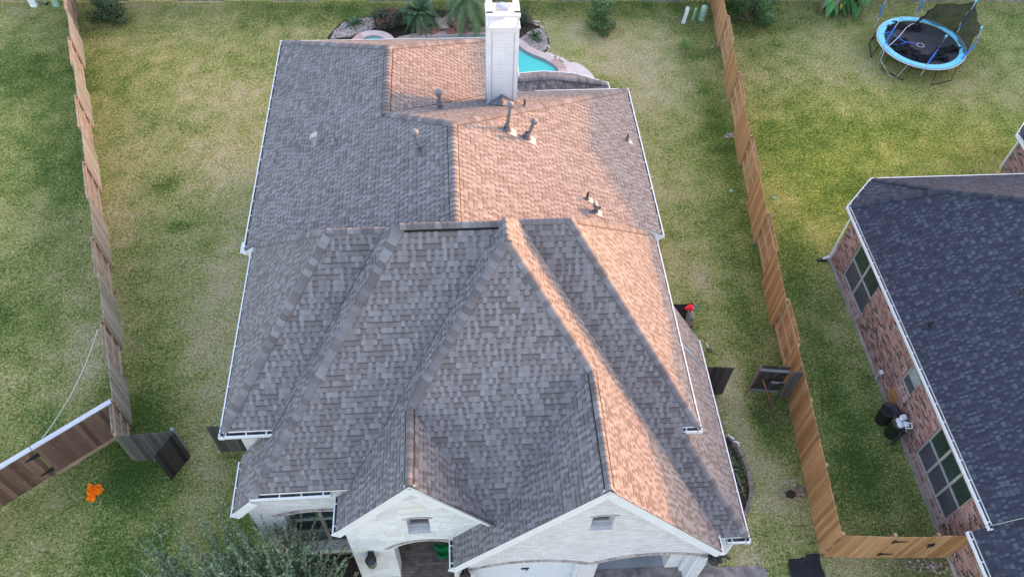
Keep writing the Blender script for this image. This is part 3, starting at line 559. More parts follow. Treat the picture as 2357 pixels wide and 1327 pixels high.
# rake boards (white) along the open gable edges
for pl, a, b in ((CL, (-3.40, 7.254), (-1.35, 7.254)), (DR, (-1.357, 7.254), (.56, 7.254)), (EL, (-.55, 6.658), (3.04, 6.658)), (CR, (3.04, 6.658), (6.66, 6.658)), (BL, (-6.12, 8.072), (-5.45, 8.072)), (GS, (5.9, 12.45), (7.47, 12.45)), (PL, (-6.45, 15.66), (-6.06, 15.66)), (PR2, (6.24, 15.73), (5.74, 15.73))):
    s = -1
    fascia(pl.p(*a), pl.p(*b), H, ht=.26 if pl is not GS else .13, wd=.035, drop=.035, off=(0, .021 if pl in (DR, CR, PR2) else .018))
for ax_, ay, az in ((-1.357, 7.254, 6.919), (3.04, 6.658, 7.484)):
    mb = MB(); mb.box((ax_, ay+.062, az-.24), (.26, .04, .26), r=.5); mb.build('rake_board', 'white', H)
# walls
wb = MB()
def block(x0, x1, y0, y1, z1, m=0):
    for O, ud, L in (((x0, y0), (1, 0), x1-x0), ((x1, y0), (0, 1), y1-y0), ((x1, y1), (-1, 0), x1-x0), ((x0, y1), (0, -1), y1-y0)):
        wallpoly(wb, (O[0], O[1], 0), ud, [(0, -.1), (L, -.1), (L, z1), (0, z1)], m=m)
block(-6.15, 5.95, 14.2, 22.45, 5.28); block(-6.15, 2.0, 22.45, 25.7, 5.27); block(2.3, 5.3, 22.45, 23.3, 4.98); block(-5.93, 5.7, 9.78, 14.2, 5.30); block(5.7, 7.3, 7.25, 13.35, 2.62); wallpoly(wb, (-5.82, 9.78, 0), (0, -1), [(0, -.1), (1.52, -.1), (1.52, 4.1), (0, 4.1)])
wb.build('wall', 'white_brick', H)
# B front wall with the big window
f1 = MB(); wallpoly(f1, (-5.82, 8.26, 0), (1, 0), [(0, -.1), (2.75, -.1), (2.75, 4.62), (.42, 4.62), (0, 4.1)], [[(.82, .75), (2.62, .75)]+arch(.82, 2.62, 3.05, .22)[::-1]], depth=.16)
FB1 = f1.build('wall', 'white_brick', H); fr = lambda u, z: V((-5.82+u, 8.26, z)); ab = MB(); archband(ab, fr, .72, 2.72, 3.05, .24, .2, (0, -1), ext=.05); ab.build('brick_arch', 'dark_brick', H)
window(H, (-5.82, 8.26), (1, 0), (0, 1), .84, 2.62, .75, 3.3, cols=2, rows=3, set_in=.12, fw=.07); sb = MB(); sb.beam((-5.05, 8.2, .68), (-3.15, 8.2, .68), .2, .12); sb.build('window_sill', 'white_brick', H)
# D: stone entry gable with arched opening and a small window
def gablewall(x0, x1, y, xa, za, zl, zr, holes, mat, notch=None):
    mb = MB(); outer = [(x0, -.1)]+(notch or [])+[(x1, -.1), (x1, zr), (xa, za), (x0, zl)]; wallpoly(mb, (0, y, 0), (1, 0), outer, holes, depth=.2)
    if notch:
        for a, b in zip(notch[:-1], notch[1:]): mb.face([(a[0], y, a[1]), (b[0], y, b[1]), (b[0], y+.45, b[1]), (a[0], y+.45, a[1])], None, .5, 0)
    mb.build('wall', mat, H)
DY, EY = 7.44, 6.83
gablewall(-3.22, .40, DY, -1.357, 6.80, 4.42, 4.6, [[(-1.62, 3.55), (-1.05, 3.55)]+arch(-1.62, -1.05, 4.45, .06, 6)[::-1]], 'stone', notch=[(-2.10, -.1)]+arch(-2.10, -.35, 2.45, .42)+[(-.35, -.1)])
fr = lambda u, z: V((u, DY, z)); ab = MB(); archband(ab, fr, -2.2, -.25, 2.45, .45, .13, (0, -1), ext=.06); ab.build('brick_arch', 'dark_brick', H); ab = MB(); archband(ab, fr, -1.66, -1.01, 4.45, .07, .09, (0, -1), n=6, ext=.03); ab.build('brick_arch', 'dark_brick', H)
window(H, (0, DY), (1, 0), (0, 1), -1.62, -1.05, 3.55, 4.5, cols=1, rows=1, set_in=.24, frame='frame', dark='screen'); sb = MB(); sb.beam((-1.64, DY+.10, 3.52), (-1.03, DY+.10, 3.52), .26, .07); sb.build('window_sill', 'white_brick', H)
sd = MB(); wallpoly(sd, (-3.22, 9.0, 0), (0, -1), [(0, -.1), (9.0-DY, -.1), (9.0-DY, 4.4), (0, 4.4)]); wallpoly(sd, (-2.45, 9.2, 0), (1, 0), [(0, -.1), (2.85, -.1), (2.85, 3.2), (0, 3.2)]); sd.build('wall', 'stone', H)
# E: garage gable
L0, L1, R0, R1_ = .02, 2.92, 3.42, 6.28
gablewall(-.42, 6.56, EY, 3.04, 7.36, 3.02, 2.9, [[(2.90, 4.9-.15), (3.45, 4.75)]+arch(2.90, 3.45, 5.52, .06, 6)[::-1]], 'white_brick', notch=[(L0, -.1)]+arch(L0, L1, 2.12, .40)+[(L1, -.1), (R0, -.1)]+arch(R0, R1_, 2.12, .40)+[(R1_, -.1)])
fr = lambda u, z: V((u, EY, z)); ab = MB()
for a, b in ((L0, L1), (R0, R1_)): ab = MB(); archband(ab, fr, a-.05, b+.05, 2.12, .42, .2, (0, -1), n=24, ext=.05); ab.build('brick_arch', 'dark_brick', H)
ab = MB(); archband(ab, fr, 2.86, 3.49, 5.52, .07, .09, (0, -1), n=6, ext=.03); ab.build('brick_arch', 'dark_brick', H)
window(H, (0, EY), (1, 0), (0, 1), 2.90, 3.45, 4.75, 5.6, cols=1, set_in=.22, dark='screen'); sb = MB(); sb.beam((2.87, EY+.09, 4.72), (3.48, EY+.09, 4.72), .26, .07); sb.build('window_sill', 'white_brick', H)
sd = MB(); wallpoly(sd, (-.42, 8.4, 0), (0, -1), [(0, -.1), (8.4-EY, -.1), (8.4-EY, 2.9), (0, 2.9)]); wallpoly(sd, (6.56, EY, 0), (0, 1), [(0, -.1), (.6, -.1), (.6, 2.8), (0, 2.8)])
wallpoly(sd, (7.2, 11.5, 0), (-1, 0), [(0, 0), (7.4, 0), (7.4, 2.8), (0, 2.8)]); sd.build('wall', 'white_brick', H)
gd = MB(); z0 = 0
for i in range(4):
    gd.box(((L0+L1)/2, EY+.30, .29+i*.62), (L1-L0+.1, .05, .605), r=.5)
    for j in range(4): gd.box((L0+.37+j*.72, EY+.27, .29+i*.62), (.56, .02, .42), r=.5)
GD = gd.build('garage_door', 'door', H); hd = MB(); hd.box(((L0+L1)/2, EY+.245, 1.25), (.22, .03, .04)); hd.box(((L0+L1)/2+.05, EY+.24, 1.18), (.04, .03, .14)); hd.build('door_handle', 'iron', GD)
gf = MB(); gf.box((4.7, 9.2, .0), (4.4, 4.4, .06)); gf.build('garage_floor', 'floor', H); ef = MB(); ef.box((-1.2, 8.2, .03), (2.4, 2.2, .08)); ef.build('porch_floor', 'paver', H)
jm = MB(); jm.box((L1-.02, EY+.18, 1.0), (.10, .3, 2.2), r=.5); jm.build('door_jamb', 'door', H); jm = MB(); jm.box((R1_-.03, EY+.2, 1.0), (.10, .36, 2.3), r=.5); jm.box((R1_-.12, EY+.34, 1.0), (.08, .1, 2.3), r=.5); jm.build('door_jamb', 'door', H)
lantern(H, (-2.73, DY-.22, 2.1), (0, -1)); lantern(H, (-.21, EY-.22, 2.2), (0, -1)); lantern(H, (6.47, EY-.24, 2.35), (0, -1))
fl = MB(); fl.box((6.68, EY-.1, 2.62), (.16, .2, .14)); fl.beam((6.63, EY-.1, 2.6), (6.44, EY-.26, 2.56), .06, .06); fl.beam((6.73, EY-.1, 2.6), (6.92, EY-.24, 2.56), .06, .06); fl.beam((6.68, EY-.12, 2.6), (6.68, EY-.30, 2.46), .07, .07); fl.build('floodlight', 'iron', H)
# chimney
ch = MB(); cx0, cx1, cy0, cy1, cz = 1.05, 1.90, 19.86, 20.98, 10.02
ch.box(((cx0+cx1)/2, (cy0+cy1)/2, 7.6), (cx1-cx0, cy1-cy0, 2*(cz-7.6)), r=.5)
for i in range(24):
    z = 7.15+i*.122
    if z < cz-.1:
        for (c, s_) in (((cx0+cx1)/2, 0),):
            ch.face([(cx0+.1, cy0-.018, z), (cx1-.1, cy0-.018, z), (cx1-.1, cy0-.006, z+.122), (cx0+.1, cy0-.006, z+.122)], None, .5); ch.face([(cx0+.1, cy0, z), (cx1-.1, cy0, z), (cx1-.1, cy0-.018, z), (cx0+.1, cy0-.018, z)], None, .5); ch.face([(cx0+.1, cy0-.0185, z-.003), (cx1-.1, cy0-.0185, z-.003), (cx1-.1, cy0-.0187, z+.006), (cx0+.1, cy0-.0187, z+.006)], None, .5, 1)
        for xx, sg in ((cx1, 1), (cx0, -1)): ch.face([(xx+.026*sg, cy0+.1, z), (xx+.026*sg, cy1-.1, z), (xx+.006*sg, cy1-.1, z+.122), (xx+.006*sg, cy0+.1, z+.122)][::sg], None, .5)
MT['lap_shade'] = plain('siding_lap_shade', (.56, .56, .57), .8, .1); CH = ch.build('chimney', ['siding', 'lap_shade'], H)  # strip colour stands for the shadow under each siding board
tr = MB()
for xx in (cx0+.05, cx1-.05):
    for yy in (cy0+.05, cy1-.05): tr.box((xx+(.012 if xx > 1.5 else -.012)*3, yy-(.036 if yy < 20.3 else -.036), 7.6), (.115, .115, 2*(cz-7.6)-.02), r=.5)
tr.box(((cx0+cx1)/2, cy0-.03, cz-.07), (cx1-cx0+.02, .03, .12), r=.5); tr.build('corner_trim', 'siding', CH)
cp = MB(); cp.box(((cx0+cx1)/2, (cy0+cy1)/2, cz+.015), (cx1-cx0+.14, cy1-cy0+.14, .05), r=.5)
for xx in (cx0+.0, cx1-.0):
    for yy in (cy0+.0, cy1-.0): cp.box((xx, yy, cz+.21), (.06, .06, .36), r=.5)
zt = cz+.40
for yy in (cy0+.04, cy1-.04): cp.box(((cx0+cx1)/2, yy, zt), (cx1-cx0+.12, .22, .07), r=.5)
for xx in (cx0+.03, cx1-.03): cp.box((xx, (cy0+cy1)/2, zt), (.18, cy1-cy0-.14, .07), r=.5)
cp.build('chimney_cap', 'siding', CH)
fc = MB(); c0 = ((cx0+cx1)/2, (cy0+cy1)/2, cz); fc.lathe(c0, [(.18, .03), (.18, .26)], 20); fc.lathe(c0, [(.21, .27), (.215, .33), (.18, .36), (.001, .375)], 20); fc.build('flue_cap', 'steel', CH)
ck = MB(); zc = PB2.z(1.5, 19.86); apex = V((1.47, 19.83, 7.62)); front = V((1.47, 19.22, PB2.z(1.5, 19.22)+.03)); lft = V((1.02, 19.84, PB2.z(1, 19.84))); rgt = V((1.93, 19.84, PB2.z(1, 19.84)))
ck.face([lft, front, apex], [(0, 0), (.7, 0), (.5, .5)], .5); ck.face([front, rgt, apex], [(0, 0), (.7, 0), (.2, .5)], .5); ck.build('chimney_cricket', 'shingle', H)
# roof vents
def fl_(pl): d, n = pl.down(), pl.n(); return (d, n.cross(d), n)
mushroom(H, (2.05, 17.34, 8.02), (2.25, 17.34, 8.72), flash=fl_(PR2)); mushroom(H, (1.46, 17.29, 8.40), (1.53, 17.29, 9.38), flash=fl_(PR2)); mushroom(H, (-1.07, 16.11, 8.77), (-1.12, 16.11, 9.50), flash=fl_(PL)); mushroom(H, (-.45, 19.16, 7.69), (-.5, 19.16, 8.36), r=.068)
stubpipe(H, (2.13, 19.12, 7.71), .25); stubpipe(H, (5.72, 19.67, 5.70), .25, flash=fl_(PR2)); stubpipe(H, (3.75, 15.85, 6.95), .27, flash=fl_(PR2)); stubpipe(H, (-3.69, 18.34, 7.11), .22, 'galv'); stubpipe(H, (-5.86, 18.97, 5.74), .2, 'galv')
hoodvent(H, (3.97, 15.45, 6.81), .30, PR2, 'galv'); hoodvent(H, (-4.39, 18.82, 6.67), .30, PL, 'lead', 'galv')
downspout(H, [(-6.47, 15.9, 5.18), (-6.2, 15.9, 4.9), (-6.2, 15.9, .2)]); downspout(H, [(7.5, 7.2, 2.5), (7.36, 7.3, 2.3), (7.36, 7.3, .2)]); downspout(H, [(-.52, 7.2, 2.75), (-.47, 7.0, 2.5), (-.47, 7.0, .1)])
dn = MB(); dn.box((-6.62, 16.0, 5.1), (.12, .42, .03)); dn.build('splash_guard', 'white', H)
# ------------------------------------------------------------------ fences
def panel(parent, A, B, side, h=1.8, bm='old_wood', rm='old_rail', bw=.14, z0=.03, rails=True, jit=.012, name='panel', railz=(.28, .92, 1.58)):
    """boards on one side of the fence line, rails behind them; side +1 = right of A->B"""
    A, B = V((A[0], A[1], 0)), V((B[0], B[1], 0)); d = B-A; L = d.length; d /= L; nrm = V((d.y, -d.x, 0))*side; mb = MB(); n = max(1, round(L/bw)); bw_ = L/n
    for i in range(n):
        c = A+d*(i+.5)*bw_+nrm*(.055+random.uniform(-.003, .003)); hh = h+random.uniform(-jit, jit)
        mb.box(c+V((0, 0, (hh+z0)/2)), (bw_-.008, .02, hh-z0), ax=(d, nrm, V((0, 0, 1))))
    p = mb.build(name, bm, parent)
    if rails:
        for z in railz: r = MB(); r.beam(A+nrm*.018+V((0, 0, z*h/1.8)), B+nrm*.018+V((0, 0, z*h/1.8)), .05, .10, r=random.random()); r.build('rail', rm, p)
    return p
def posts(parent, pts, h=1.75, mat='old_rail', s=.09):
    for q in pts: mb = MB(); mb.box((q[0], q[1], h/2), (s, s, h)); mb.build('post', mat, parent)
def along(pts, y):
    for (x0, y0), (x1, y1) in zip(pts[:-1], pts[1:]):
        if min(y0, y1)-1e-6 <= y <= max(y0, y1)+1e-6: return (x0+(x1-x0)*(y-y0)/(y1-y0), y)
    return pts[0] if abs(y-pts[0][1]) < abs(y-pts[-1][1]) else pts[-1]
LF = thing('wooden_fence', 'long weathered grey brown fence with alternating panels along the left side of the lawn', 'fence', (-14.5, 23.4, 0))
LP = [(-18.99, 37.0), (-17.245, 31.73), (-14.557, 23.6), (-12.017, 15.91), (-11.04, 12.88), (-10.66, 11.68)]
ly = [37.0, 35.9, 33.85, 31.73, 29.75, 27.63, 25.65, 23.6, 21.65, 19.65, 17.9, 15.91, 14.5, 12.88, 11.68]
for i in range(len(ly)-1):
    front = i % 2 == 0; panel(LF, along(LP, ly[i]), along(LP, ly[i+1]), -1 if front else 1, bm='old_wood', z0=.02)
posts(LF, [along(LP, y) for y in ly], 1.72)
RF = thing('wooden_fence', 'tall new honey coloured cedar fence between the two houses on the right', 'fence', (12, 22, 0))
RP = [(13.68, 36.4), (13.224, 32.55), (12.22, 24.12), (11.34, 15.68), (11.2, 13.81), (10.6, 7.34)]
ry = [36.4, 34.6, 32.55, 30.45, 28.3, 26.2, 24.12, 22.0, 19.79, 17.9, 15.68, 13.81, 11.7, 9.5, 7.34]
for i in range(len(ry)-1):
    front = i < 2 or i >= 11 or i % 2 == 1; panel(RF, along(RP, ry[i]), along(RP, ry[i+1]), 1 if front else -1, bm='new_wood', rm='new_rail', z0=.02, rails=True)
posts(RF, [along(RP, y) for y in ry[:-1]], 1.74, 'new_rail')
FR2 = thing('wooden_fence', 'short new cedar front fence with gate running to the red brick wall', 'fence', (12.4, 7.2, 0))
panel(FR2, (10.6, 7.34), (12.15, 7.22), 1, bm='new_wood', rm='new_rail'); gp = panel(FR2, (12.17, 7.22), (13.42, 7.15), 1, h=1.78, bm='new_wood', rm='new_rail', name='gate'); panel(FR2, (13.44, 7.15), (14.42, 7.1), 1, h=1.86, bm='new_wood', rm='new_rail'); posts(FR2, [(10.66, 7.39), (12.16, 7.27), (13.43, 7.2)], 1.7, 'new_rail')
for z in (1.45, .40):
    hb = MB(); hb.face([(12.2, 7.135, z-.07), (12.62, 7.115, z-.012), (12.62, 7.115, z+.012), (12.2, 7.135, z+.07)]); hb.box((12.17, 7.14, z), (.1, .02, .2)); hb.build('gate_hinge', 'iron', gp)
hb = MB(); hb.box((13.36, 7.07, 1.22), (.2, .03, .05), r=.5); hb.box((13.40, 7.06, 1.22), (.05, .05, .2)); hb.box((13.3, 7.05, 1.15), (.04, .04, .16), rz=.5); hb.build('gate_latch', 'iron', gp)
FL = thing('wooden_fence', 'brown board fence with a pale cap board and hinged gate at the lower left', 'fence', (-13, 11.5, 0))
panel(FL, (-12.95, 11.31), (-11.05, 12.76), 1, h=1.74, bm='brown_wood', rm='old_rail', bw=.15, z0=.12); gp = panel(FL, (-14.35, 10.24), (-12.98, 11.29), 1, h=1.72, bm='brown_wood', rm='old_rail', bw=.15, z0=.1, name='gate'); panel(FL, (-17.5, 7.83), (-14.38, 10.21), 1, h=1.74, bm='brown_wood', rm='old_rail', z0=.12)
for a, b in (((-12.97, 11.30), (-11.02, 12.79)), ((-14.36, 10.235), (-12.99, 11.285)), ((-17.5, 7.83), (-14.37, 10.23))):
    mb = MB(); mb.beam((*a, 1.77), (*b, 1.77), .16, .04, r=.5); mb.build('cap_board', 'capboard', FL)
for a, b in (((-12.95, 11.31), (-11.02, 12.79)), ((-17.5, 7.83), (-14.38, 10.21))):
    mb = MB(); d = (V((*b, 0))-V((*a, 0))).normalized(); o = V((d.y, -d.x, 0))*.075; mb.beam(V((*a, .075))+o, V((*b, .075))+o, .04, .15, r=.4); mb.build('kick_board', 'old_rail', FL)
for z in (1.42, .42):
    hb = MB(); d = V((-.795, -.606, 0)); o = V((-12.93, 11.33, z))+V((.606, -.795, 0))*.075
    hb.face([o+V((0, 0, .12)), o-V((0, 0, .12)), o+d*.42-V((0, 0, .02)), o+d*.42+V((0, 0, .02))]); hb.build('gate_hinge', 'iron', gp)
hb = MB(); hb.box((-14.14, 10.28, 1.05), (.24, .05, .05), rz=.65); hb.box((-14.20, 10.22, 1.05), (.05, .05, .22)); hb.box((-14.08, 10.33, 1.12), (.05, .05, .12), rz=.9); hb.build('gate_latch', 'iron', gp)
GF = thing('wooden_fence', 'rotting dark grey fence section with its gate swung open by the lower left lawn', 'fence', (-9.8, 11.65, 0))
panel(GF, (-10.62, 11.62), (-9.0, 11.70), 1, h=1.75, bm='grey_wood', rm='grey_rail'); posts(GF, [(-8.98, 11.74)], 1.74, 'grey_rail')
def opengate(par, A, B, h, side, wood_, rail_, brace=True):
    g = panel(par, A, B, side, h=h, bm=wood_, rails=False, z0=.06, name='gate'); A, B = V((*A, 0)), V((*B, 0)); d = (B-A).normalized(); n = V((d.y, -d.x, 0))*side
    for z in (1.52*h/1.75, .22): mb = MB(); mb.beam(A+n*.025+V((0, 0, z)), B+n*.025+V((0, 0, z)), .035, .12); mb.build('gate_rail', rail_, g)
    if brace: mb = MB(); mb.beam(A+n*.027+V((0, 0, .28)), B+n*.027+V((0, 0, 1.42)), .03, .09); mb.build('gate_brace', wood_, g)
    return g
opengate(GF, (-8.93, 11.66), (-9.40, 10.86), 1.75, -1, 'dark_wood', 'grey_rail')
SF = thing('wooden_fence', 'short dark fence stub beside the left wall of the white house', 'fence', (-7.3, 11.8, 0)); panel(SF, (-7.96, 11.80), (-5.95, 11.80), 1, h=1.76, bm='grey_wood', rm='grey_rail')
SR = thing('wooden_fence', 'short dark fence stub beside the right wall of the white house', 'fence', (8.3, 13, 0)); panel(SR, (7.3, 13.16), (8.80, 13.04), 1, h=1.78, bm='dark_wood', rm='grey_rail')
DG = thing('wooden_gate', 'dark old gate with grey rails set between lawn and cedar fence', 'gate', (10.2, 12.9, 0))
opengate(DG, (9.72, 13.00), (10.68, 12.86), 1.76, -1, 'dark_wood', 'grey_rail'); panel(DG, (10.70, 12.80), (11.06, 12.75), 1, h=1.78, bm='grey_wood', rm='grey_rail', bw=.09); mb = MB(); mb.box((9.69, 13.03, .88), (.06, .06, 1.76)); mb.build('post', 'brown_wood', DG)
mb = MB(); mb.beam((10.25, 12.87, .93), (10.66, 12.80, .93), .03, .10); mb.build('latch_board', 'grey_rail', DG); mb = MB(); mb.box((10.56, 12.77, .93), (.14, .04, .06)); mb.box((10.58, 12.76, .9), (.04, .05, .14)); mb.build('gate_latch', 'iron', DG)
BF_ = thing('wooden_fence', 'old silvery grey fence closing the back of all three yards', 'fence', (3, 36.6, 0))
bx = [-26+2.4*i for i in range(25)]; by = lambda x: 37.42-.0262*(x+24)
for i in range(24): panel(BF_, (bx[i], by(bx[i])), (bx[i+1], by(bx[i+1])), 1 if i % 2 else -1, bm='old_wood' if i % 5 == 3 else 'grey_fence' if 'grey_fence' in MT else 'old_wood', z0=.04, jit=.03)
# ------------------------------------------------------------------ right neighbour
NB = thing('brick_house', 'red brick house with a charcoal shingle roof at the right edge', 'house', (17, 12, 0))
n0 = Pl(14.34, 12, 2.6, .73, 0); n1 = Pl(0, 20.62, 2.6, 0, -.73); n2 = Pl(13.93, 6, 2.22, .73, 0); s2 = math.sqrt(.5); n3 = Pl(14.34, 19.19, 2.6, .73*s2, -.73*s2)
nr = MB(); q_ = .11
roofpoly(nr, n0, [(14.34+q_, 6.95+q_), (14.34+q_, 19.15), (16.78, 18.18), (21.3, 13.66), (21.3, -1), (16.6, -1), (16.6, 6.95), (14.95, 6.95+q_)]); roofpoly(nr, n1, [(15.8, 20.62-q_), (16.78, 18.18), (21.3, 13.66), (23, 13.66), (23, 20.62-q_)])
roofpoly(nr, n3, [(14.34+q_, 19.15), (15.78, 20.62-q_), (16.78, 18.18)]); roofpoly(nr, n2, [(13.93+q_, -1), (13.93+q_, 7.05), (16.9, 7.05), (16.9, -1)])
n4 = Pl(22.6, 22, 2.6, .73, 0); n5 = Pl(22.68, 22.84, 2.6, .73*s2, -.73*s2)
roofpoly(nr, n4, [(22.6+q_, 20), (22.6+q_, 22.8), (25.5, 22.8), (25.5, 20)]); roofpoly(nr, n5, [(22.75, 22.78), (24.6, 24.7), (26, 22.8), (25, 22.6)])
NR = nr.build('roof', ['dark_shingle', 'white', 'black'], NB)
caps('', n0.p(14.5, 19.1), n0.p(16.78, 18.18), *D(n0, n3), NR, 'dark_cap'); caps('', n3.p(15.8, 20.45), n3.p(16.78, 18.18), *D(n3, n1), NR, 'dark_cap'); caps('', n0.p(16.78, 18.18), n0.p(21.3, 13.66), *D(n0, n1), NR, 'dark_cap')
for P, Q, o_ in (((14.34, 6.95, 2.6), (14.34, 19.19, 2.6), (-1, 0)), ((14.34, 19.19, 2.6), (15.76, 20.62, 2.6), (-1, 1)), ((15.76, 20.62, 2.6), (23, 20.62, 2.6), (0, 1)), ((14.34, 6.95, 2.6), (14.95, 6.93, 2.6), (0, -1)), ((13.93, -1, 2.22), (13.93, 7.06, 2.22), (-1, 0)), ((22.6, 20.5, 2.6), (22.64, 22.84, 2.6), (-1, 0)), ((22.64, 22.84, 2.6), (24.5, 24.8, 2.6), (-1, 1))): gutter('gutter', P, Q, o_, NB)
nw = MB(); WX = 14.45; u_ = lambda y: 18.64-y
wins = [(17.66, 15.70, .47, 2.40), (12.55, 11.84, 1.30, 2.30), (10.30, 7.99, .48, 2.34)]
wallpoly(nw, (WX, 18.64, 0), (0, -1), [(0, .12), (19.6, .12), (19.6, 2.4), (0, 2.4)], [[(u_(a), z0), (u_(b), z0), (u_(b), z1), (u_(a), z1)] for a, b, z0, z1 in wins], depth=.12, inward=(1, 0))
wallpoly(nw, (15.88, 20.1, 0), (-.70, -.715), [(0, .12), (2.04, .12), (2.04, 2.55), (0, 2.55)]); wallpoly(nw, (23, 20.1, 0), (-1, 0), [(0, .12), (7.12, .12), (7.12, 2.55), (0, 2.55)]); wallpoly(nw, (23.5, 23.25, 0), (0, -1), [(0, .12), (3.2, .12), (3.2, 2.5), (0, 2.5)]); wallpoly(nw, (25, 24.75, 0), (-1.5, -1.5), [(0, .12), (2.12, .12), (2.12, 2.5), (0, 2.5)])
nw.build('wall', 'red_brick', NB)
ft = MB(); ft.box((WX+.02, 8.9, .06), (.14, 19.6, .14), r=.5); ft.beam((15.86, 20.16, .06), (14.38, 18.68, .06), .12, .14, r=.5); ft.build('foundation', 'concrete', NB)
for i, (a, b, z0, z1) in enumerate(wins):
    w_ = window(NB, (WX, 18.64), (0, -1), (1, 0), u_(a), u_(b), z0, z1, cols=(2, 1, 3)[i], rows=2, set_in=.07, lower='screen', dark='blind' if i == 1 else 'glass', fw=.05)
    sl = MB(); sl.face([(WX-.06, a+.05, z0-.24), (WX-.02, a+.05, z0-.02), (WX-.02, b-.05, z0-.02), (WX-.06, b-.05, z0-.24)][::-1], [(0, 0), (0, .25), (a-b, .25), (a-b, 0)]); sl.face([(WX-.02, a+.05, z0-.02), (WX+.08, a+.05, z0), (WX+.08, b-.05, z0), (WX-.02, b-.05, z0-.02)][::-1], [(0, 0), (0, .25), (a-b, .25), (a-b, 0)]); sl.build('window_sill', 'pink_rowlock', w_)
    hd = MB(); hd.box((WX-.012, (a+b)/2, z1+.11), (.03, a-b+.16, .22), r=.5); hd.build('lintel', 'pink_rowlock', w_)
downspout(NB, [(14.40, 18.75, 2.5), (14.38, 18.72, .25), (14.15, 18.72, .12)]); mb = MB(); mb.box((14.15, 18.72, .06), (.35, .12, .1)); mb.build('downspout_boot', 'iron', NB)
mb = MB(); mb.tube([(WX-.05, 13.32, .02), (WX-.05, 13.32, .5), (WX-.05, 13.26, .52)], .03, 8); mb.box((WX-.05, 13.3, .5), (.08, .14, .12)); mb.build('utility_pipe', 'white', NB); mb = MB(); mb.tube([(WX-.015, 13.2, .6), (WX-.015, 12.9, 1.5), (WX-.015, 12.75, 2.4)], .006, 5); mb.build('utility_cable', 'steel', NB); mb = MB(); mb.box((WX-.008, 13.85, .42), (.02, .2, .18)); mb.build('wall_vent', 'bronze', NB)
stubpipe(NB, n0.p(14.95, 13.42), .28, 'iron', r=.04); stubpipe(NB, n0.p(17.25, 13.5), .3, 'iron', r=.045)
downspout(NB, [(23.44, 23.28, 2.5), (23.44, 23.28, .3)])
# ------------------------------------------------------------------ paving, pool, beds
def slab(name, pts, z, mat, th=.1, parent=None):
    mb = MB(); mb.poly_holes(pts, [], lambda a, b: V((a, b, z)))
    for i in range(len(pts)):
        a, b = pts[i], pts[(i+1) % len(pts)]; mb.face([(*a, z), (*a, z-th), (*b, z-th), (*b, z)][::1], None, .5)
    return mb.build(name, mat, parent)
def smooth(pts, n=4, closed=True):
    out = []; L = len(pts)
    for i in range(L if closed else L-1):
        p0, p1, p2, p3 = (V(pts[(i+k_) % L] if closed else pts[min(max(i+k_, 0), L-1)]) for k_ in (-1, 0, 1, 2))
        for k_ in range(n):
            t = k_/n; out.append(tuple(.5*((2*p1)+(p2-p0)*t+(2*p0-5*p1+4*p2-p3)*t*t+(3*p1-p0-3*p2+p3)*t**3)))
    if not closed: out.append(tuple(pts[-1]))
    return out
struct(slab('driveway', [(-.6, -3), (8.76, -3), (8.76, 6.98), (8.70, 7.09), (8.6, 7.13), (7.2, 7.18), (6.2, 7.3), (-.4, 7.3)], .035, 'apron')); struct(slab('patio', [(-6.4, 25.6), (6.0, 25.6), (6.0, 29.9), (-6.2, 33.55)], .03, 'deck'))
POOL = thing('swimming_pool', 'turquoise swimming pool with pink stone coping behind the chimney', 'pool', (1, 31.5, 0))
inner = smooth([(3.37, 32.38), (3.82, 31.95), (4.27, 31.63), (4.59, 31.31), (4.86, 30.88), (4.7, 30.1), (3.6, 29.7), (.5, 29.6), (-3.0, 30.2), (-3.6, 31.8), (-2.4, 33.2), (.2, 33.6), (2.2, 33.55), (3.0, 32.9)])
def offset(pts, d):
    c = V((.8, 31.5)); out = []
    for i in range(len(pts)):
        t = V(pts[(i+1) % len(pts)])-V(pts[i-1]); n = V((t.y, -t.x)).normalized(); n = n if n.dot(V(pts[i])-c) > 0 else -n; out.append(tuple(V(pts[i])+n*d))
    return out
mb = MB(); mb.poly_holes(inner, [], lambda a, b: V((a, b, .02))); mb.build('water', 'water', POOL)
def ring(name, a, b, z, mat, parent, zi=None, th=.12):
    mb = MB(); s = 0
    for i in range(len(a)):
        j = (i+1) % len(a); l = (V(a[j])-V(a[i])).length; mb.face([(*a[i], z if zi is None else zi), (*b[i], z), (*b[j], z), (*a[j], z if zi is None else zi)], [(s, 0), (s, .45), (s+l, .45), (s+l, 0)], .5); mb.face([(*b[i], z), (*b[i], z-th), (*b[j], z-th), (*b[j], z)], [(s, 0), (s, .1), (s+l, .1), (s+l, 0)], .5); s += l
    return mb.build(name, mat, parent)
ring('coping', offset(inner, .09), offset(inner, .50), .13, 'coping', POOL); ring('tile_band', inner, offset(inner, .10), .128, 'tile', POOL, zi=.03)
SPA = thing('hot_tub', 'round spa with pink coping beyond the left part of the roof edge', 'spa', (-3.88, 32.8, 0))
cir = lambda r, n=36: [(-3.88+r*1.0*math.cos(2*math.pi*i/n), 32.80+r*math.sin(2*math.pi*i/n)) for i in range(n)]
ring('coping', cir(.68), cir(1.10), .34, 'coping', SPA, th=.34); ring('tile_band', cir(.62), cir(.70), .33, 'tile', SPA, zi=.22); mb = MB(); mb.poly_holes(cir(.66), [], lambda a, b: V((a, b, .24))); mb.build('water', 'water', SPA)
def flag(pts, label, z=.05, mat='flag'): o = slab('paving_stone', pts, z, mat, .06); tag(o, label, 'paving stone', 'flagstones by the pool'); base(o, (pts[0][0], pts[0][1], 0)); return o
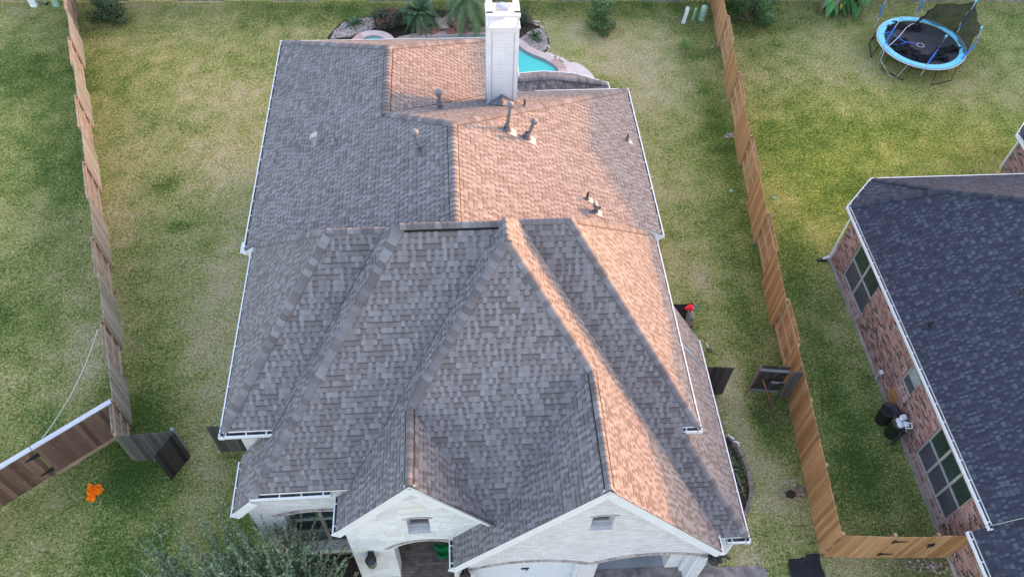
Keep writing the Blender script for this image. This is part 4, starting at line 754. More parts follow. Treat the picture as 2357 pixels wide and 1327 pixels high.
flag([(4.34, 32.16), (4.52, 32.33), (4.90, 32.08), (4.95, 31.98), (4.72, 31.80)], 'largest pale flagstone beside the gravel bed right of the pool'); flag([(4.97, 31.97), (4.93, 32.06), (5.16, 31.93), (5.1, 31.72), (4.98, 31.70)], 'small angular flagstone in the middle of the pale row'); flag([(5.19, 31.92), (5.58, 31.52), (5.35, 31.46), (5.13, 31.70)], 'pale flagstone touching the round deck slab'); flag([(4.92, 31.66), (5.07, 31.68), (5.10, 31.5), (5.0, 31.48)], 'smallest flagstone chip touching the pink coping')
dk = slab('deck_slab', smooth([(5.12, 31.38), (5.56, 31.46), (5.94, 31.38), (6.24, 31.07), (6.46, 30.72), (6.62, 30.2), (6.5, 29.3), (5.3, 29.3), (5.25, 30.8)], 3), .06, 'deck'); tag(dk, 'rounded pale concrete deck slab at the right end of the pool', 'deck'); base(dk, (5.9, 30.5, 0))
bed = slab('flower_bed', smooth([(-6.05, 33.6), (-5.95, 34.35), (-5.5, 35.1), (-4.8, 35.4), (-3.9, 35.5), (-2, 35.9), (1, 36.0), (3.2, 35.7), (3.9, 34.9), (4.55, 34.34), (4.72, 33.6), (4.75, 33.1), (4.62, 32.66), (4.35, 32.14), (3.2, 33.0), (.5, 33.9), (-4, 33.6)], 3), .022, 'soil'); struct(bed)
def inside(x, y, P):
    c = False; j = len(P)-1
    for i in range(len(P)):
        if (P[i][1] > y) != (P[j][1] > y) and x < (P[j][0]-P[i][0])*(y-P[i][1])/(P[j][1]-P[i][1])+P[i][0]: c = not c
        j = i
    return c
def pebbles(areas, n):
    mb = MB(); t = .5*(1+5**.5); ico = [V(p).normalized() for p in ((1, 1, 1), (-1, -1, 1), (-1, 1, -1), (1, -1, -1), (0, 0, 1.2), (0, 0, -1.2))]; F = ((4, 0, 2), (4, 2, 1), (4, 1, 3), (4, 3, 0), (5, 2, 0), (5, 1, 2), (5, 3, 1), (5, 0, 3))
    for P, cnt in areas:
        xs = [p[0] for p in P]; ys = [p[1] for p in P]; k_ = 0
        while k_ < cnt:
            x, y = random.uniform(min(xs), max(xs)), random.uniform(min(ys), max(ys))
            if not inside(x, y, P): continue
            k_ += 1; s = random.uniform(.02, .05); rz = random.uniform(0, 6.28); c, sn = math.cos(rz), math.sin(rz); r = random.random(); i0 = len(mb.v)
            for p in ico: mb.v.append((x+s*(p.x*c-p.y*sn)*1.3, y+s*(p.x*sn+p.y*c), .035+s*.6*p.z))
            for f in F: mb.f.append((i0+f[0], i0+f[1], i0+f[2])); mb.uv += [(0, 0)]*3; mb.r.append(r); mb.m.append(0); mb.sm.append(False)
    return mb.build('gravel', 'pebble')
gl = [(-6.0, 33.65), (-5.9, 34.3), (-5.45, 35.05), (-4.8, 35.35), (-4.0, 35.4), (-3.85, 34.6), (-4.3, 34.25), (-5.0, 33.9)]; gr = [(3.25, 33.35), (3.75, 33.95), (4.35, 34.3), (4.58, 34.15), (4.68, 33.62), (4.68, 33.13), (4.58, 32.68), (4.34, 32.2), (3.7, 32.8)]
gv = pebbles([(gl, 1500), (gr, 1700)], 0); tag(gv, 'pinkish grey gravel spread in the beds round the pool', 'gravel', kind='stuff')
def boulder(c, r, label, mat, group='boulders of the pool waterfall', squash=.7, seed=0):
    rr = random.Random(seed); mb = MB(); n, m_ = 12, 8; ph = [rr.uniform(0, 6.28) for _ in range(6)]
    def P(i, j):
        th = math.pi*j/m_; f = 2*math.pi*i/n; d = V((math.sin(th)*math.cos(f), math.sin(th)*math.sin(f), math.cos(th))); k_ = 1+.16*math.sin(3*d.x*2+ph[0])+.14*math.sin(4*d.y+ph[1]+2*d.z)+.10*math.sin(6*d.z+ph[2]+3*d.x)
        return V(c)+V((d.x*r*1.2*k_, d.y*r*k_, d.z*r*squash*k_))
    r_ = rr.random()
    for j in range(m_):
        for i in range(n): mb.face([P(i, j), P(i, j+1), P(i+1, j+1), P(i+1, j)][::1], None, r_)
    o = mb.build('boulder', mat); tag(o, label, 'boulder', group); return base(o, (c[0], c[1], 0))
MT['rock2'] = plain('pale_boulder', (.30, .25, .20), .9, .15, var=.4, sc=4); MT['rock3'] = plain('reddish_boulder', (.24, .125, .095), .9, .15, var=.4, sc=4)
rocks = [((-1.5, 34.0, .12), .28, 'rock', 'flat brown boulder at the left foot of the waterfall under the sago palm'), ((-1.0, 34.1, .12), .30, 'rock3', 'low reddish boulder second from the left in the waterfall'), ((-.45, 34.45, .30), .38, 'rock2', 'big pale brown boulder left of the waterfall top'), ((.12, 34.75, .42), .36, 'rock2', 'pale rounded boulder crowning the waterfall'), ((.30, 34.35, .28), .34, 'rock3', 'red boulder below the crown of the waterfall'), ((-.10, 34.02, .10), .26, 'rock3', 'flat red boulder at the lip of the waterfall'), ((.75, 34.45, .30), .24, 'rock', 'small brown boulder right of the red waterfall boulder'), ((1.05, 34.25, .22), .26, 'rock2', 'tan boulder near the chimney end of the waterfall'), ((.62, 34.0, .10), .24, 'rock', 'low grey brown boulder at the water edge of the waterfall'), ((1.45, 34.1, .14), .24, 'rock2', 'yellowish boulder partly hidden by the chimney'), ((1.22, 33.93, .08), .12, 'rock2', 'fist sized tan stone before the yellowish boulder'), ((1.9, 34.1, .14), .3, 'rock', 'boulder tucked behind the chimney')]
for i, (c, r, m_, lb) in enumerate(rocks): boulder(c, r, lb, m_, seed=i)
def stone(c, sx, sy, rz, label, mat='flag', cat='stone', h=.05):
    mb = MB(); n = 9; pts = []; rr = random.Random(int(c[0]*100))
    for i in range(n): a = 2*math.pi*i/n; k_ = rr.uniform(.8, 1.1); x, y = sx*math.cos(a)*k_, sy*math.sin(a)*k_; pts.append((c[0]+x*math.cos(rz)-y*math.sin(rz), c[1]+x*math.sin(rz)+y*math.cos(rz)))
    o = slab('stone', pts, h, mat, h+.02); tag(o, label, cat); return base(o, (c[0], c[1], 0))
stone((4.26, 34.86), .24, .07, -.28, 'long pale stone lying on the grass beyond the gravel bed'); stone((3.85, 34.88), .22, .045, -.55, 'thin flat edging stone nearest the chimney on the gravel bed rim'); stone((4.2, 34.62), .2, .05, -.6, 'grey edging stone in the middle of the gravel bed rim'); stone((4.5, 34.38), .16, .05, -.9, 'pale edging stone at the corner of the gravel bed'); stone((4.68, 32.78), .05, .18, .3, 'pale edging stone at the lower end of the gravel bed')
# ------------------------------------------------------------------ plants
def leafq(mb, p, n, s, r, asp=.5):
    n = n.normalized(); a = n.cross(V((random.uniform(-1, 1), random.uniform(-1, 1), random.uniform(-1, 1)))); a = a.normalized() if a.length > 1e-6 else V((1, 0, 0)); b = n.cross(a)*asp
    mb.face([p-a*s, p+b*s*.9, p+a*s, p-b*s*.9], [(0, 0)]*4, r)
def rdir(): v = V((random.gauss(0, 1), random.gauss(0, 1), random.gauss(0, 1))); return v.normalized()
def crown(mb, lumps, dens, size, up=.4):
    for (c, r) in lumps:
        c = V(c); tone = random.uniform(-.18, .18)
        for _ in range(int(1.7*dens*r[0]*r[2])):
            d = rdir(); k_ = random.uniform(.55, 1.08); p = c+V((d.x*r[0], d.y*r[1], d.z*r[2]))*k_
            if p.z < .03: continue
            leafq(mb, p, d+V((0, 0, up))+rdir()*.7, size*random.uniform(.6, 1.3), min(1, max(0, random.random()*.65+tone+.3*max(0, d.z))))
def bush(name, loc, lumps, dens, size, mat, label, stems=7, cat='shrub', group=None):
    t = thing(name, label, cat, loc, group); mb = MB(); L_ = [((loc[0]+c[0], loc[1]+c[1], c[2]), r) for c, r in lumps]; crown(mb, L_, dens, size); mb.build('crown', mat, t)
    st = MB()
    for c, r in L_[:stems]: st.tube([(loc[0]+random.uniform(-.06, .06), loc[1]+random.uniform(-.06, .06), -.02), lerp((loc[0], loc[1], 0), c, .5)+V((random.uniform(-.05, .05), random.uniform(-.05, .05), 0)), c], [.022, .016, .006], 6)
    st.build('trunk', 'bark', t); return t
def lumpset(rx, h, n, r0, low=.35):
    out = []
    for i in range(n):
        a = random.uniform(0, 6.28); k_ = random.uniform(.1, .8)**.7; z = random.uniform(low, 1)*h*(1-.35*k_*k_); rr = r0*random.uniform(.7, 1.2); out.append(((rx*k_*math.cos(a), rx*k_*math.sin(a), max(z-rr*.5, rr*.6)), (rr, rr, rr*.9)))
    return out
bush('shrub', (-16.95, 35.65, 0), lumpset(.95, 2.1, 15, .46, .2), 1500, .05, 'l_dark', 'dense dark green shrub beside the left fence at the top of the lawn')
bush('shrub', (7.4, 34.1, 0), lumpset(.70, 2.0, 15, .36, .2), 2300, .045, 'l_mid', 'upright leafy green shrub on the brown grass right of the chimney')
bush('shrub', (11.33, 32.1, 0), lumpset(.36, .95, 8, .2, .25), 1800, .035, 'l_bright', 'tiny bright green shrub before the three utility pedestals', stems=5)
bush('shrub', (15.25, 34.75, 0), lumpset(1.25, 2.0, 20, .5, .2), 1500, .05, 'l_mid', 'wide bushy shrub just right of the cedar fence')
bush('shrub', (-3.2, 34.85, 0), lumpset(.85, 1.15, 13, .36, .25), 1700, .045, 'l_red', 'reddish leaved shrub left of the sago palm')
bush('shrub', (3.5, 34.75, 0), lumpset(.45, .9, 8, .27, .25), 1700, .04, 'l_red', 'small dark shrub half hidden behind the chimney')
dp = bush('shrub', (8.55, 10.3, 0), [((0, -.7, .22), (.3, .4, .22)), ((.1, -.2, .25), (.3, .4, .25)), ((.05, .3, .2), (.26, .4, .2)), ((-.2, .0, .3), (.3, .5, .3)), ((0, .55, .12), (.2, .25, .12)), ((.12, -1.1, .1), (.12, .3, .1))], 1000, .035, 'l_mid', 'low green shrubs in the brick edged bed along the right wall')
def fronds(mb, c, n, L, droop, wleaf, rise=(.1, 1.2), nl=22, stalk=.15, w0=.012):
    c = V(c)
    for i in range(n):
        az = random.uniform(0, 6.28); el = random.uniform(*rise); l = L*random.uniform(.8, 1.1); d = V((math.cos(az)*math.cos(el), math.sin(az)*math.cos(el), math.sin(el))); r = min(1, max(0, .25+.6*random.random())); side = V((-math.sin(az), math.cos(az), 0)); pts = []
        for k_ in range(9): t = k_/8; pts.append(c+d*l*t+V((0, 0, -droop*l*t*t*(1.2-.5*math.sin(el)))))
        for k_ in range(8): mb.face([pts[k_]-side*w0, pts[k_]+side*w0, pts[k_+1]+side*w0*.7, pts[k_+1]-side*w0*.7], [(0, 0)]*4, r)
        for k_ in range(nl):
            t = stalk+(1-stalk)*k_/nl; f = t*8; i0 = min(7, int(f)); p = lerp(pts[i0], pts[i0+1], f-i0); tg = (pts[i0+1]-pts[i0]).normalized(); ll = wleaf*math.sin(math.pi*min(1, .15+.85*t))**.6
            for s_ in (1, -1): q = p+(side*s_*.85+tg*.55+V((0, 0, .12-.25*t))).normalized()*ll; wv = tg*.016; mb.face([p-wv, p+wv, q+wv*.2, q-wv*.2], [(0, 0)]*4, min(1, r+random.uniform(-.1, .15)))
def palm(name, loc, h, n, L, droop, wl, label, mat, rise, trunk_r=.13, core=None):
    t = thing(name, label, 'palm', loc); mb = MB(); fronds(mb, (loc[0], loc[1], h), n, L, droop, wl, rise); mb.build('crown', mat, t)
    tb = MB(); tb.tube([(loc[0], loc[1], -.03), (loc[0], loc[1], h*.5), (loc[0], loc[1], h)], [trunk_r*1.15, trunk_r, trunk_r*.9], 10); tb.build('trunk', 'bark', t)
    if core: cb = MB(); crown(cb, [((loc[0], loc[1], h+.08), (.2, .2, .14))], 4200, .03); cb.build('crown_core', core, t)
    return t
palm('sago_palm', (-1.62, 34.5, 0), .85, 95, 1.25, .55, .21, 'big round sago palm with dark arching fronds beside the rocks', 'l_sago', (-.35, 1.2), .17, 'l_dead')
palm('fan_palm', (.85, 34.75, 0), 1.5, 90, 1.55, .95, .30, 'tall palm with long drooping fronds left of the chimney', 'l_palm', (-.5, 1.0), .15)
for c, lb in (((-4.9, 34.75), 'small spiky sago in the left gravel bed'), ((4.03, 33.42), 'small spiky sago in the right gravel bed by the pool')):
    t = thing('sago_palm', lb, 'palm', (*c, 0), 'small sagos in the gravel beds'); mb = MB(); fronds(mb, (*c, .12), 26, .55, .4, .10, (.1, 1.2), nl=12); mb.build('crown', 'l_sago', t)
BA = thing('banana_plant', 'banana plant with hanging green leaves left of the trampoline', 'plant', (20.35, 35.35, 0)); bl = MB(); dl = MB()
for i in range(52):
    az = random.uniform(0, 6.28); o = V((random.uniform(-1.1, 1.1), random.uniform(-.35, .3), random.uniform(.55, 1.5))); c = V((20.35, 35.35, 0))+o; d = V((math.cos(az), math.sin(az), 0)); sd = V((-d.y, d.x, 0)); L = random.uniform(.9, 1.5); pts = [c+d*L*.6*t+V((0, 0, .55*t-1.15*t*t)) for t in (0, .2, .4, .6, .8, 1.0)]; ws = (.03, .13, .18, .17, .12, .01); r = random.random(); m_ = dl if i % 4 == 3 else bl
    for a in range(5):
        for s_ in (1, -1): m_.face([pts[a], pts[a]+sd*ws[a]*s_-V((0, 0, .04)), pts[a+1]+sd*ws[a+1]*s_-V((0, 0, .04)), pts[a+1]], [(0, 0)]*4, min(1, max(0, r+.12*s_)))
bl.build('leaves', 'l_ban', BA)
for i in range(70): az = random.uniform(0, 6.28); c = V((20.35+random.uniform(-.8, .8), 35.3+random.uniform(-.2, .25), random.uniform(.4, 1.1))); dl.tube([c, c+V((math.cos(az)*.2, math.sin(az)*.2, -.2)), c+V((math.cos(az)*.3, math.sin(az)*.3-.1, -.5))], [.02, .014, .004], 4, caps=False)
dl.build('dead_leaves', 'l_dead', BA); tb = MB()
for x in (-.45, -.1, .3, .6): tb.tube([(20.35+x, 35.35, -.03), (20.35+x*1.1, 35.35, .8), (20.35+x*1.2, 35.35, 1.6)], [.10, .08, .05], 9)
tb.build('stem', 'l_ban', BA); yl = MB(); c = V((20.0, 34.95, .75)); yl.face([c, c+V((.05, -.1, -.03)), c+V((.0, -.22, -.3)), c+V((-.06, -.1, -.03))]); c = V((21.35, 35.2, 1.2)); yl.face([c, c+V((.06, -.03, -.2)), c+V((0, -.05, -.36)), c+V((-.07, -.02, -.2))]); yl.build('yellow_leaf', 'yellow', BA)
def shoots(mb, lb, root, n, L, spread, leaf_s, bias=(0, 0)):
    root = V(root)
    for i in range(n):
        az = random.uniform(0, 6.28); k_ = random.uniform(0, 1)**.6; d = V((math.cos(az)*spread*k_+bias[0], math.sin(az)*spread*k_+bias[1], 1)).normalized(); l = L*random.uniform(.6, 1.05); b = rdir()*.22; pts = [root+d*l*t+b*t*t*l*.5+V((0, 0, -.12*l*t*t*k_)) for t in (0, .2, .4, .6, .8, 1)]
        mb.tube(pts, [.016, .013, .010, .007, .005, .002], 5, caps=False)
        tw = [(pts, .25)]
        for q in range(7):
            t = random.uniform(.35, .95); f = t*5; i0 = min(4, int(f)); p = lerp(pts[i0], pts[i0+1], f-i0); dd = (d+rdir()*.9).normalized(); tl = random.uniform(.2, .55)*(1.2-t*.6); tp = [p, p+dd*tl*.5, p+dd*tl+V((0, 0, -.03))]; mb.tube(tp, [.006, .004, .0015], 4, caps=False); tw.append((tp, .05))
        for tp, t0 in tw:
            m_ = len(tp)-1; ll = sum((tp[j+1]-tp[j]).length for j in range(m_)); cnt = int(ll*60)
            for q in range(cnt):
                t = random.uniform(t0, 1)*m_; i0 = min(m_-1, int(t)); p = lerp(tp[i0], tp[i0+1], t-i0); leafq(lb, p+rdir()*.025, rdir()+V((0, 0, .6)), leaf_s*random.uniform(.6, 1.25), random.random()**1.2, .5)
TR = thing('shrub_tree', 'loose olive leaved tree with pale twigs before the front left window', 'tree', (-5.7, 6.2, 0)); sm, lm = MB(), MB()
for (x, y, n, L, bi) in ((-5.2, 6.8, 46, 4.0, (.02, .16)), (-6.4, 6.6, 46, 3.9, (-.08, .18)), (-4.6, 6.5, 26, 3.6, (.12, .18)), (-7.6, 6.4, 36, 3.5, (-.22, .2)), (-5.9, 5.9, 30, 3.8, (0, .15)), (-4.2, 6.1, 16, 2.9, (.3, .2)), (-8.4, 6.1, 22, 3.0, (-.28, .22)), (-7.0, 5.6, 20, 3.6, (-.1, .2))):
    sm.tube([(-5.7, 6.0, -.05), ((-5.7+x)/2, (6.0+y)/2, .25), (x, y, .5)], [.06, .05, .03], 7); shoots(sm, lm, (x, y, .45), n, L, .52, .036, bi)
lm.build('crown', 'l_olive', TR); sm.build('branches', 'bark', TR)
sb2 = bush('shrub', (-4.1, 7.75, 0), lumpset(.4, .9, 6, .25, .3), 600, .03, 'l_dark', 'sparse dark leaved sprig against the front left window', stems=5)
so = slab('flower_bed', [(-5.6, 3), (-3.25, 3), (-3.25, 8.2), (-5.3, 8.2)], .025, 'soil'); struct(so)
so = slab('flower_bed', smooth([(7.3, 8.75), (8.5, 8.8), (8.82, 9.35), (8.88, 9.85), (8.86, 10.4), (8.75, 11.0), (8.5, 11.4), (7.3, 11.45)], 3), .03, 'soil'); struct(so)
ed = MB(); el_ = smooth([(8.48, 8.62), (8.72, 9.0), (8.90, 9.4), (8.97, 9.85), (8.97, 10.4), (8.88, 10.95), (8.65, 11.4)], 6, False); acc = 0
for a, b in zip(el_[:-1], el_[1:]):
    d = V(b)-V(a); ed.box((*((V(a)+V(b))/2), .05), (d.length-.012, .13, .13), rz=math.atan2(d.y, d.x))
ed = ed.build('brick_edging', MT['dark_brick']); ed.data.materials.clear(); ed.data.materials.append(capmat('old_edging_brick', [(0, (.19, .16, .135)), (1, (.36, .28, .235))])); tag(ed, 'curved row of old bricks edging the bed on the right side', 'edging'); base(ed, (8.97, 10.1, 0))
OR = thing('garden_ornament', 'small white and orange ornament lying in the bed by the right wall', 'ornament', (8.72, 11.15, 0)); mb = MB(); mb.tube([(8.62, 11.42, .12), (8.68, 11.3, .16), (8.78, 11.24, .14)], [.03, .04, .03], 6); mb.tube([(8.74, 11.16, .14), (8.86, 11.1, .17), (8.90, 10.98, .12)], [.03, .045, .02], 6); mb.tube([(8.9, 11.1, .15), (9.02, 11.12, .1)], [.012, .006], 5); mb.build('white_pieces', 'white', OR); mb = MB(); mb.lathe((8.76, 11.08, .03), [(.09, 0), (.11, .05), (.06, .1), (.001, .11)], 10); mb.build('orange_piece', 'rust', OR); mb = MB(); mb.lathe((8.85, 11.02, .03), [(.06, 0), (.07, .06), (.001, .09)], 10); mb.build('dark_piece', 'iron', OR)
# ------------------------------------------------------------------ trampoline
TC = V((22.85, 31.42, 0)); TRad = 2.1; TH = .85
T = thing('trampoline', 'round trampoline with light blue rim pad and a half collapsed net', 'trampoline', TC); cp_ = lambda a, r, z: TC+V((r*math.cos(a), r*math.sin(a), z)); NS = 72
def annulus(r0, r1, z, dz=0): 
    mb = MB()
    for i in range(NS):
        a, b = 2*math.pi*i/NS, 2*math.pi*(i+1)/NS; mb.face([cp_(a, r0, z), cp_(a, r1, z), cp_(b, r1, z), cp_(b, r0, z)], None, .5); mb.face([cp_(a, r1, z), cp_(a, r1, z-.05), cp_(b, r1, z-.05), cp_(b, r1, z)], None, .5); mb.face([cp_(b, r0, z-.04), cp_(a, r0, z-.04), cp_(a, r0, z), cp_(b, r0, z)], None, .5)
    return mb
annulus(TRad-.32, TRad-.03, TH+.03).build('rim_pad', 'blue_pad', T); mb = MB(); mb.tube([cp_(2*math.pi*i/NS, TRad+.01, TH-.02) for i in range(NS+1)], .03, 8, caps=False); mb.build('frame_ring', 'steel', T)
mb = MB()
for i in range(NS):
    for r0, r1 in ((0.001, .6), (.6, 1.2), (1.2, TRad-.31)): a, b = 2*math.pi*i/NS, 2*math.pi*(i+1)/NS; z = lambda r: TH-.05-.05*(1-(r/1.8)**2); mb.face([cp_(a, r0, z(r0)), cp_(a, r1, z(r1)), cp_(b, r1, z(r1)), cp_(b, r0, z(r0))], None, .5, smooth=True)
mb.build('jump_mat', 'mat', T); mb = MB()
for i in range(10): a = 2*math.pi*i/10; a2 = a+.38; c = TC+V((-.05, -.1, TH-.085)); mb.face([c+V((.17*math.cos(q), .17*math.sin(q), 0))*k_ for q, k_ in ((a, .86), (a, 1.08), (a2, 1.08), (a2, .86))], None, .5)
mb.build('mat_mark', 'white', T)
for (x, y) in ((20.62, 32.03), (21.12, 29.95), (23.37, 29.48), (24.75, 31.2), (24.0, 33.0), (21.6, 33.3)):
    f = V((x, y, 0)); a0 = math.atan2(y-TC.y, x-TC.x); top1, top2 = cp_(a0-.28, TRad, TH-.05), cp_(a0+.28, TRad, TH-.05); b1, b2 = V((top1.x, top1.y, .03))*1.0, V((top2.x, top2.y, .03)); o = (f-TC).normalized()*.12; mb = MB(); mb.tube([top1, b1+o, b2+o, top2], .024, 7); mb.build('leg', 'iron', T)
poles = [((20.70, 30.92), (20.93, 30.98, 2.55)), ((22.16, 29.34), (22.55, 29.58, 2.5)), ((21.20, 33.10), (20.95, 32.75, 2.5)), ((23.39, 33.55), (23.1, 33.1, 2.35)), ((24.40, 30.10), (24.62, 30.33, 2.4)), ((24.85, 32.0), (25.45, 32.65, 2.25))]
pt = []
for i, (b, t) in enumerate(poles):
    b0 = V((*b, .5)); t0 = V(t); m0 = V((*b, 1.0)); mid = lerp(m0, t0, .5)+((m0-TC).normalized()*V((1, 1, 0)))*.06 if i != 4 else lerp(m0, t0, .35)+V((.28, .1, 0)); pts = [b0, m0, mid, t0]; mb = MB(); mb.tube(pts, .022, 8); P_ = mb.build('net_pole', 'steel', T); mb = MB(); mb.tube([lerp(m0, mid, .25 if i != 4 else -.3), mid, lerp(mid, t0, .35)], .04, 9); mb.build('foam_sleeve', 'blue_foam', P_); mb = MB(); mb.lathe(t0, [(.05, -.05), (.06, 0), (.04, .05), (.001, .06)], 12); mb.build('pole_cap', 'blue_pad', P_); pt.append(t0)
def sag(a, b, s, n=10): return [lerp(a, b, k_/n)+V((0, 0, -s*4*(k_/n)*(1-k_/n))) for k_ in range(n+1)]
mb = MB()
for a, b, s in ((pt[0], pt[1], .45), (pt[1], pt[4], .55), (pt[2], pt[0], .3), (pt[4], pt[5], .18), (pt[5], V((23.3, 32.9, 2.0)), .15)): mb.tube(sag(a, b, s), .008, 5)
mb.build('net_cord', 'iron', T); mb = MB(); mb.tube([V((20.72, 30.8, .95)), V((21.2, 31.15, 1.05)), V((21.7, 31.6, 1.1)), V((22.25, 32.2, 1.15)), V((22.75, 32.6, 1.1)), V((23.1, 32.7, .98))], .018, 7); mb.tube([V((20.75, 30.85, .95)), V((20.62, 30.55, .5)), V((21.0, 29.9, .08)), V((21.3, 29.75, .06)), V((21.65, 29.9, .8))], .014, 7); mb.build('bent_rod', 'steel', T)
mb = MB(); mb.tube([V((21.05, 32.1, .86)), V((21.5, 32.2, .92)), V((21.75, 31.8, .9)), V((22.0, 31.45, .88)), V((22.5, 31.3, .88))], .02, 7); mb.tube([V((21.1, 31.4, .86)), V((21.6, 31.2, .87)), V((22.1, 31.42, .88))], .02, 7); mb.build('loose_pole', 'blue_foam', T)
def netgrid(A, B, C, D_, n=10, bil=.15):
    mb = MB(); A, B, C, D_ = map(V, (A, B, C, D_)); P = lambda i, j: lerp(lerp(A, B, i/n), lerp(D_, C, i/n), j/n)+V((.06*math.sin(i*1.3+j), .06*math.cos(j*1.7+i), -bil*4*(i/n)*(1-i/n)*(1-j/n)))
    for i in range(n):
        for j in range(n): mb.face([P(i, j), P(i+1, j), P(i+1, j+1), P(i, j+1)], None, .5, smooth=True)
    return mb
netgrid(pt[4], pt[5], cp_(.35, TRad-.05, TH+.02), cp_(-.55, TRad-.05, TH+.02)).build('safety_net', 'net', T); netgrid(pt[5], (23.9, 33.1, 1.9), cp_(1.25, TRad-.05, TH), cp_(.35, TRad-.05, TH), bil=.1).build('safety_net', 'net', T); netgrid((23.9, 33.1, 1.9), (22.7, 32.4, 1.0), (22.6, 32.6, TH), cp_(1.25, TRad-.3, TH), bil=.05).build('safety_net', 'net', T)
mb = MB(); rr = random.Random(3)
def drape(P0, P1, w_, n=26):
    P0, P1 = V(P0), V(P1); d = (P1-P0).normalized(); s_ = V((-d.y, d.x, 0)); m_ = 8; P = lambda i, j: lerp(P0, P1, i/n)+s_*(w_*(j/m_-.5)+.25*math.sin(i*.35))+V((0, 0, .035+.045*math.sin(i*.9+j*1.1)+.04*math.sin(j*2.1-i*.5)))
    for i in range(n):
        for j in range(m_): mb.face([P(i, j), P(i+1, j), P(i+1, j+1), P(i, j+1)], None, .5, smooth=True)
drape((21.3, 30.9, TH-.02), (23.6, 29.95, TH-.02), .55); mb.build('fallen_net', 'net_heavy', T); mb = MB(); drape((21.3, 31.5, TH-.02), (22.4, 30.5, TH-.02), .9, 16); mb.build('fallen_net', 'net_heavy', T); mb = MB(); drape((21.6, 32.5, TH-.02), (23.3, 32.9, TH-.02), .5, 16); mb.build('fallen_net', 'net_heavy', T); mb = MB(); drape((23.4, 30.2, TH-.02), (24.3, 31.2, TH-.02), .5, 14); mb.build('fallen_net', 'net_heavy', T)
# ------------------------------------------------------------------ utilities and small things
def pedestal(c, h, r, mat, label, square=False, tilt=(0, 0), black=False):
    c = V(c); t = thing('utility_pedestal', label, 'utility box', c, 'utility pedestals by the back fence'); mb = MB(); a = V((tilt[0], tilt[1], 1)).normalized(); rot = a.to_track_quat('Z', 'Y').to_matrix()
    if square: x = rot @ V((1, 0, 0)); y = rot @ V((0, 1, 0)); mb.box(c+a*h*.5, (r*2, r*1.6, h), ax=(x, y, a), r=.5); mb.box(c+a*(h*.86), (r*2.2, r*1.8, h*.28), ax=(x, y, a), r=.5)
    else: mb.lathe(c, [(r*.95, -.02), (r, .05), (r, h*.9), (r*.8, h*.98), (.001, h)], 18, rot=rot)
    mb.build('shell', mat, t); b = MB(); b.lathe(c, [(r*1.05, -.02), (r*1.05, .12), (r*.9, .13)], 14, rot=rot); b.build('collar', 'iron' if black else mat, t)
    for k_ in range(4):
        for j in range(3): 
            if r > .11: v_ = MB(); ang = -math.pi/2+(j-1)*.5; v_.box(c+rot @ V((r*1.0*math.cos(ang)*(.82 if square else 1), r*math.sin(ang)*(.82 if square else 1), .2+k_*.14)), (.045, .02, .07), rz=ang+math.pi/2); v_.build('louver', 'gutter_in' if mat == 'util_white' else 'util_green', t)
pedestal((11.82, 34.6, 0), .86, .10, 'util_white', 'leaning white utility pedestal, leftmost of three by the cedar fence', True, (.07, -.02)); pedestal((12.37, 34.84, 0), .68, .075, 'util_green', 'slim pale green utility pedestal between two wider ones', tilt=(.05, 0)); pedestal((12.83, 34.86, 0), .78, .165, 'util_green', 'fat pale green utility pedestal right beside the cedar fence', tilt=(.02, 0))
pedestal((-21.0, 36.95, 0), .85, .17, 'util_white', 'white utility box left of the weathered fence at the top corner', True); pedestal((-20.45, 37.05, 0), .7, .08, 'util_green', 'slim green utility pedestal with black foot in the top left corner', black=True); pedestal((-19.9, 36.95, 0), .72, .16, 'util_green', 'mint green utility box touching the weathered left fence', True)
def disc(c, r, label):
    mb = MB(); mb.lathe((*c, 0), [(r, -.02), (r, .05), (r*.85, .06), (r*.8, .045), (.001, .05)], 18); o = mb.build('drain_cap', 'util_green'); tag(o, label, 'drain cap'); base(o, (*c, 0))
disc((11.44, 22.63), .085, 'small round green cap in the grass left of the cedar fence'); disc((13.17, 22.15), .085, 'small round pale cap in the grass right of the cedar fence')
rb = MB(); rr = random.Random(5)
def chips(c, n, sp, s0):
    for i in range(n):
        p = V((c[0]+rr.gauss(0, sp), c[1]+rr.gauss(0, sp*.6), .01)); s = s0*rr.uniform(.3, .9); rb.box(p, (s*rr.uniform(.7, 1.6), s, s*.7), rz=rr.uniform(0, 3), r=rr.uniform(.1, .75))
for c in ((13.0, 32.6), (12.78, 30.45), (12.6, 28.3), (12.22, 26.05), (11.84, 21.95), (11.72, 19.85)): chips(c, 9, .12, .07)
chips((12.2, 26.0), 14, .15, .1); chips((14.0, 6.78), 40, .22, .08); chips((13.6, 6.95), 22, .25, .06); chips((10.4, 9.7), 8, .1, .06); chips((11.0, 7.0), 6, .3, .05); chips((12.5, 7.05), 20, .5, .03)
rb = rb.build('rubble', 'pebble'); tag(rb, 'pale concrete rubble along the foot of the cedar fence', 'rubble', kind='stuff')
boulder((10.52, 9.38, .02), .16, 'lone brown rock in the grass by the lower cedar fence', 'rock', None, .6, 20); boulder((10.2, 9.30, .0), .13, 'dark clod of earth left of the lone brown rock', 'soil', None, .4, 21)
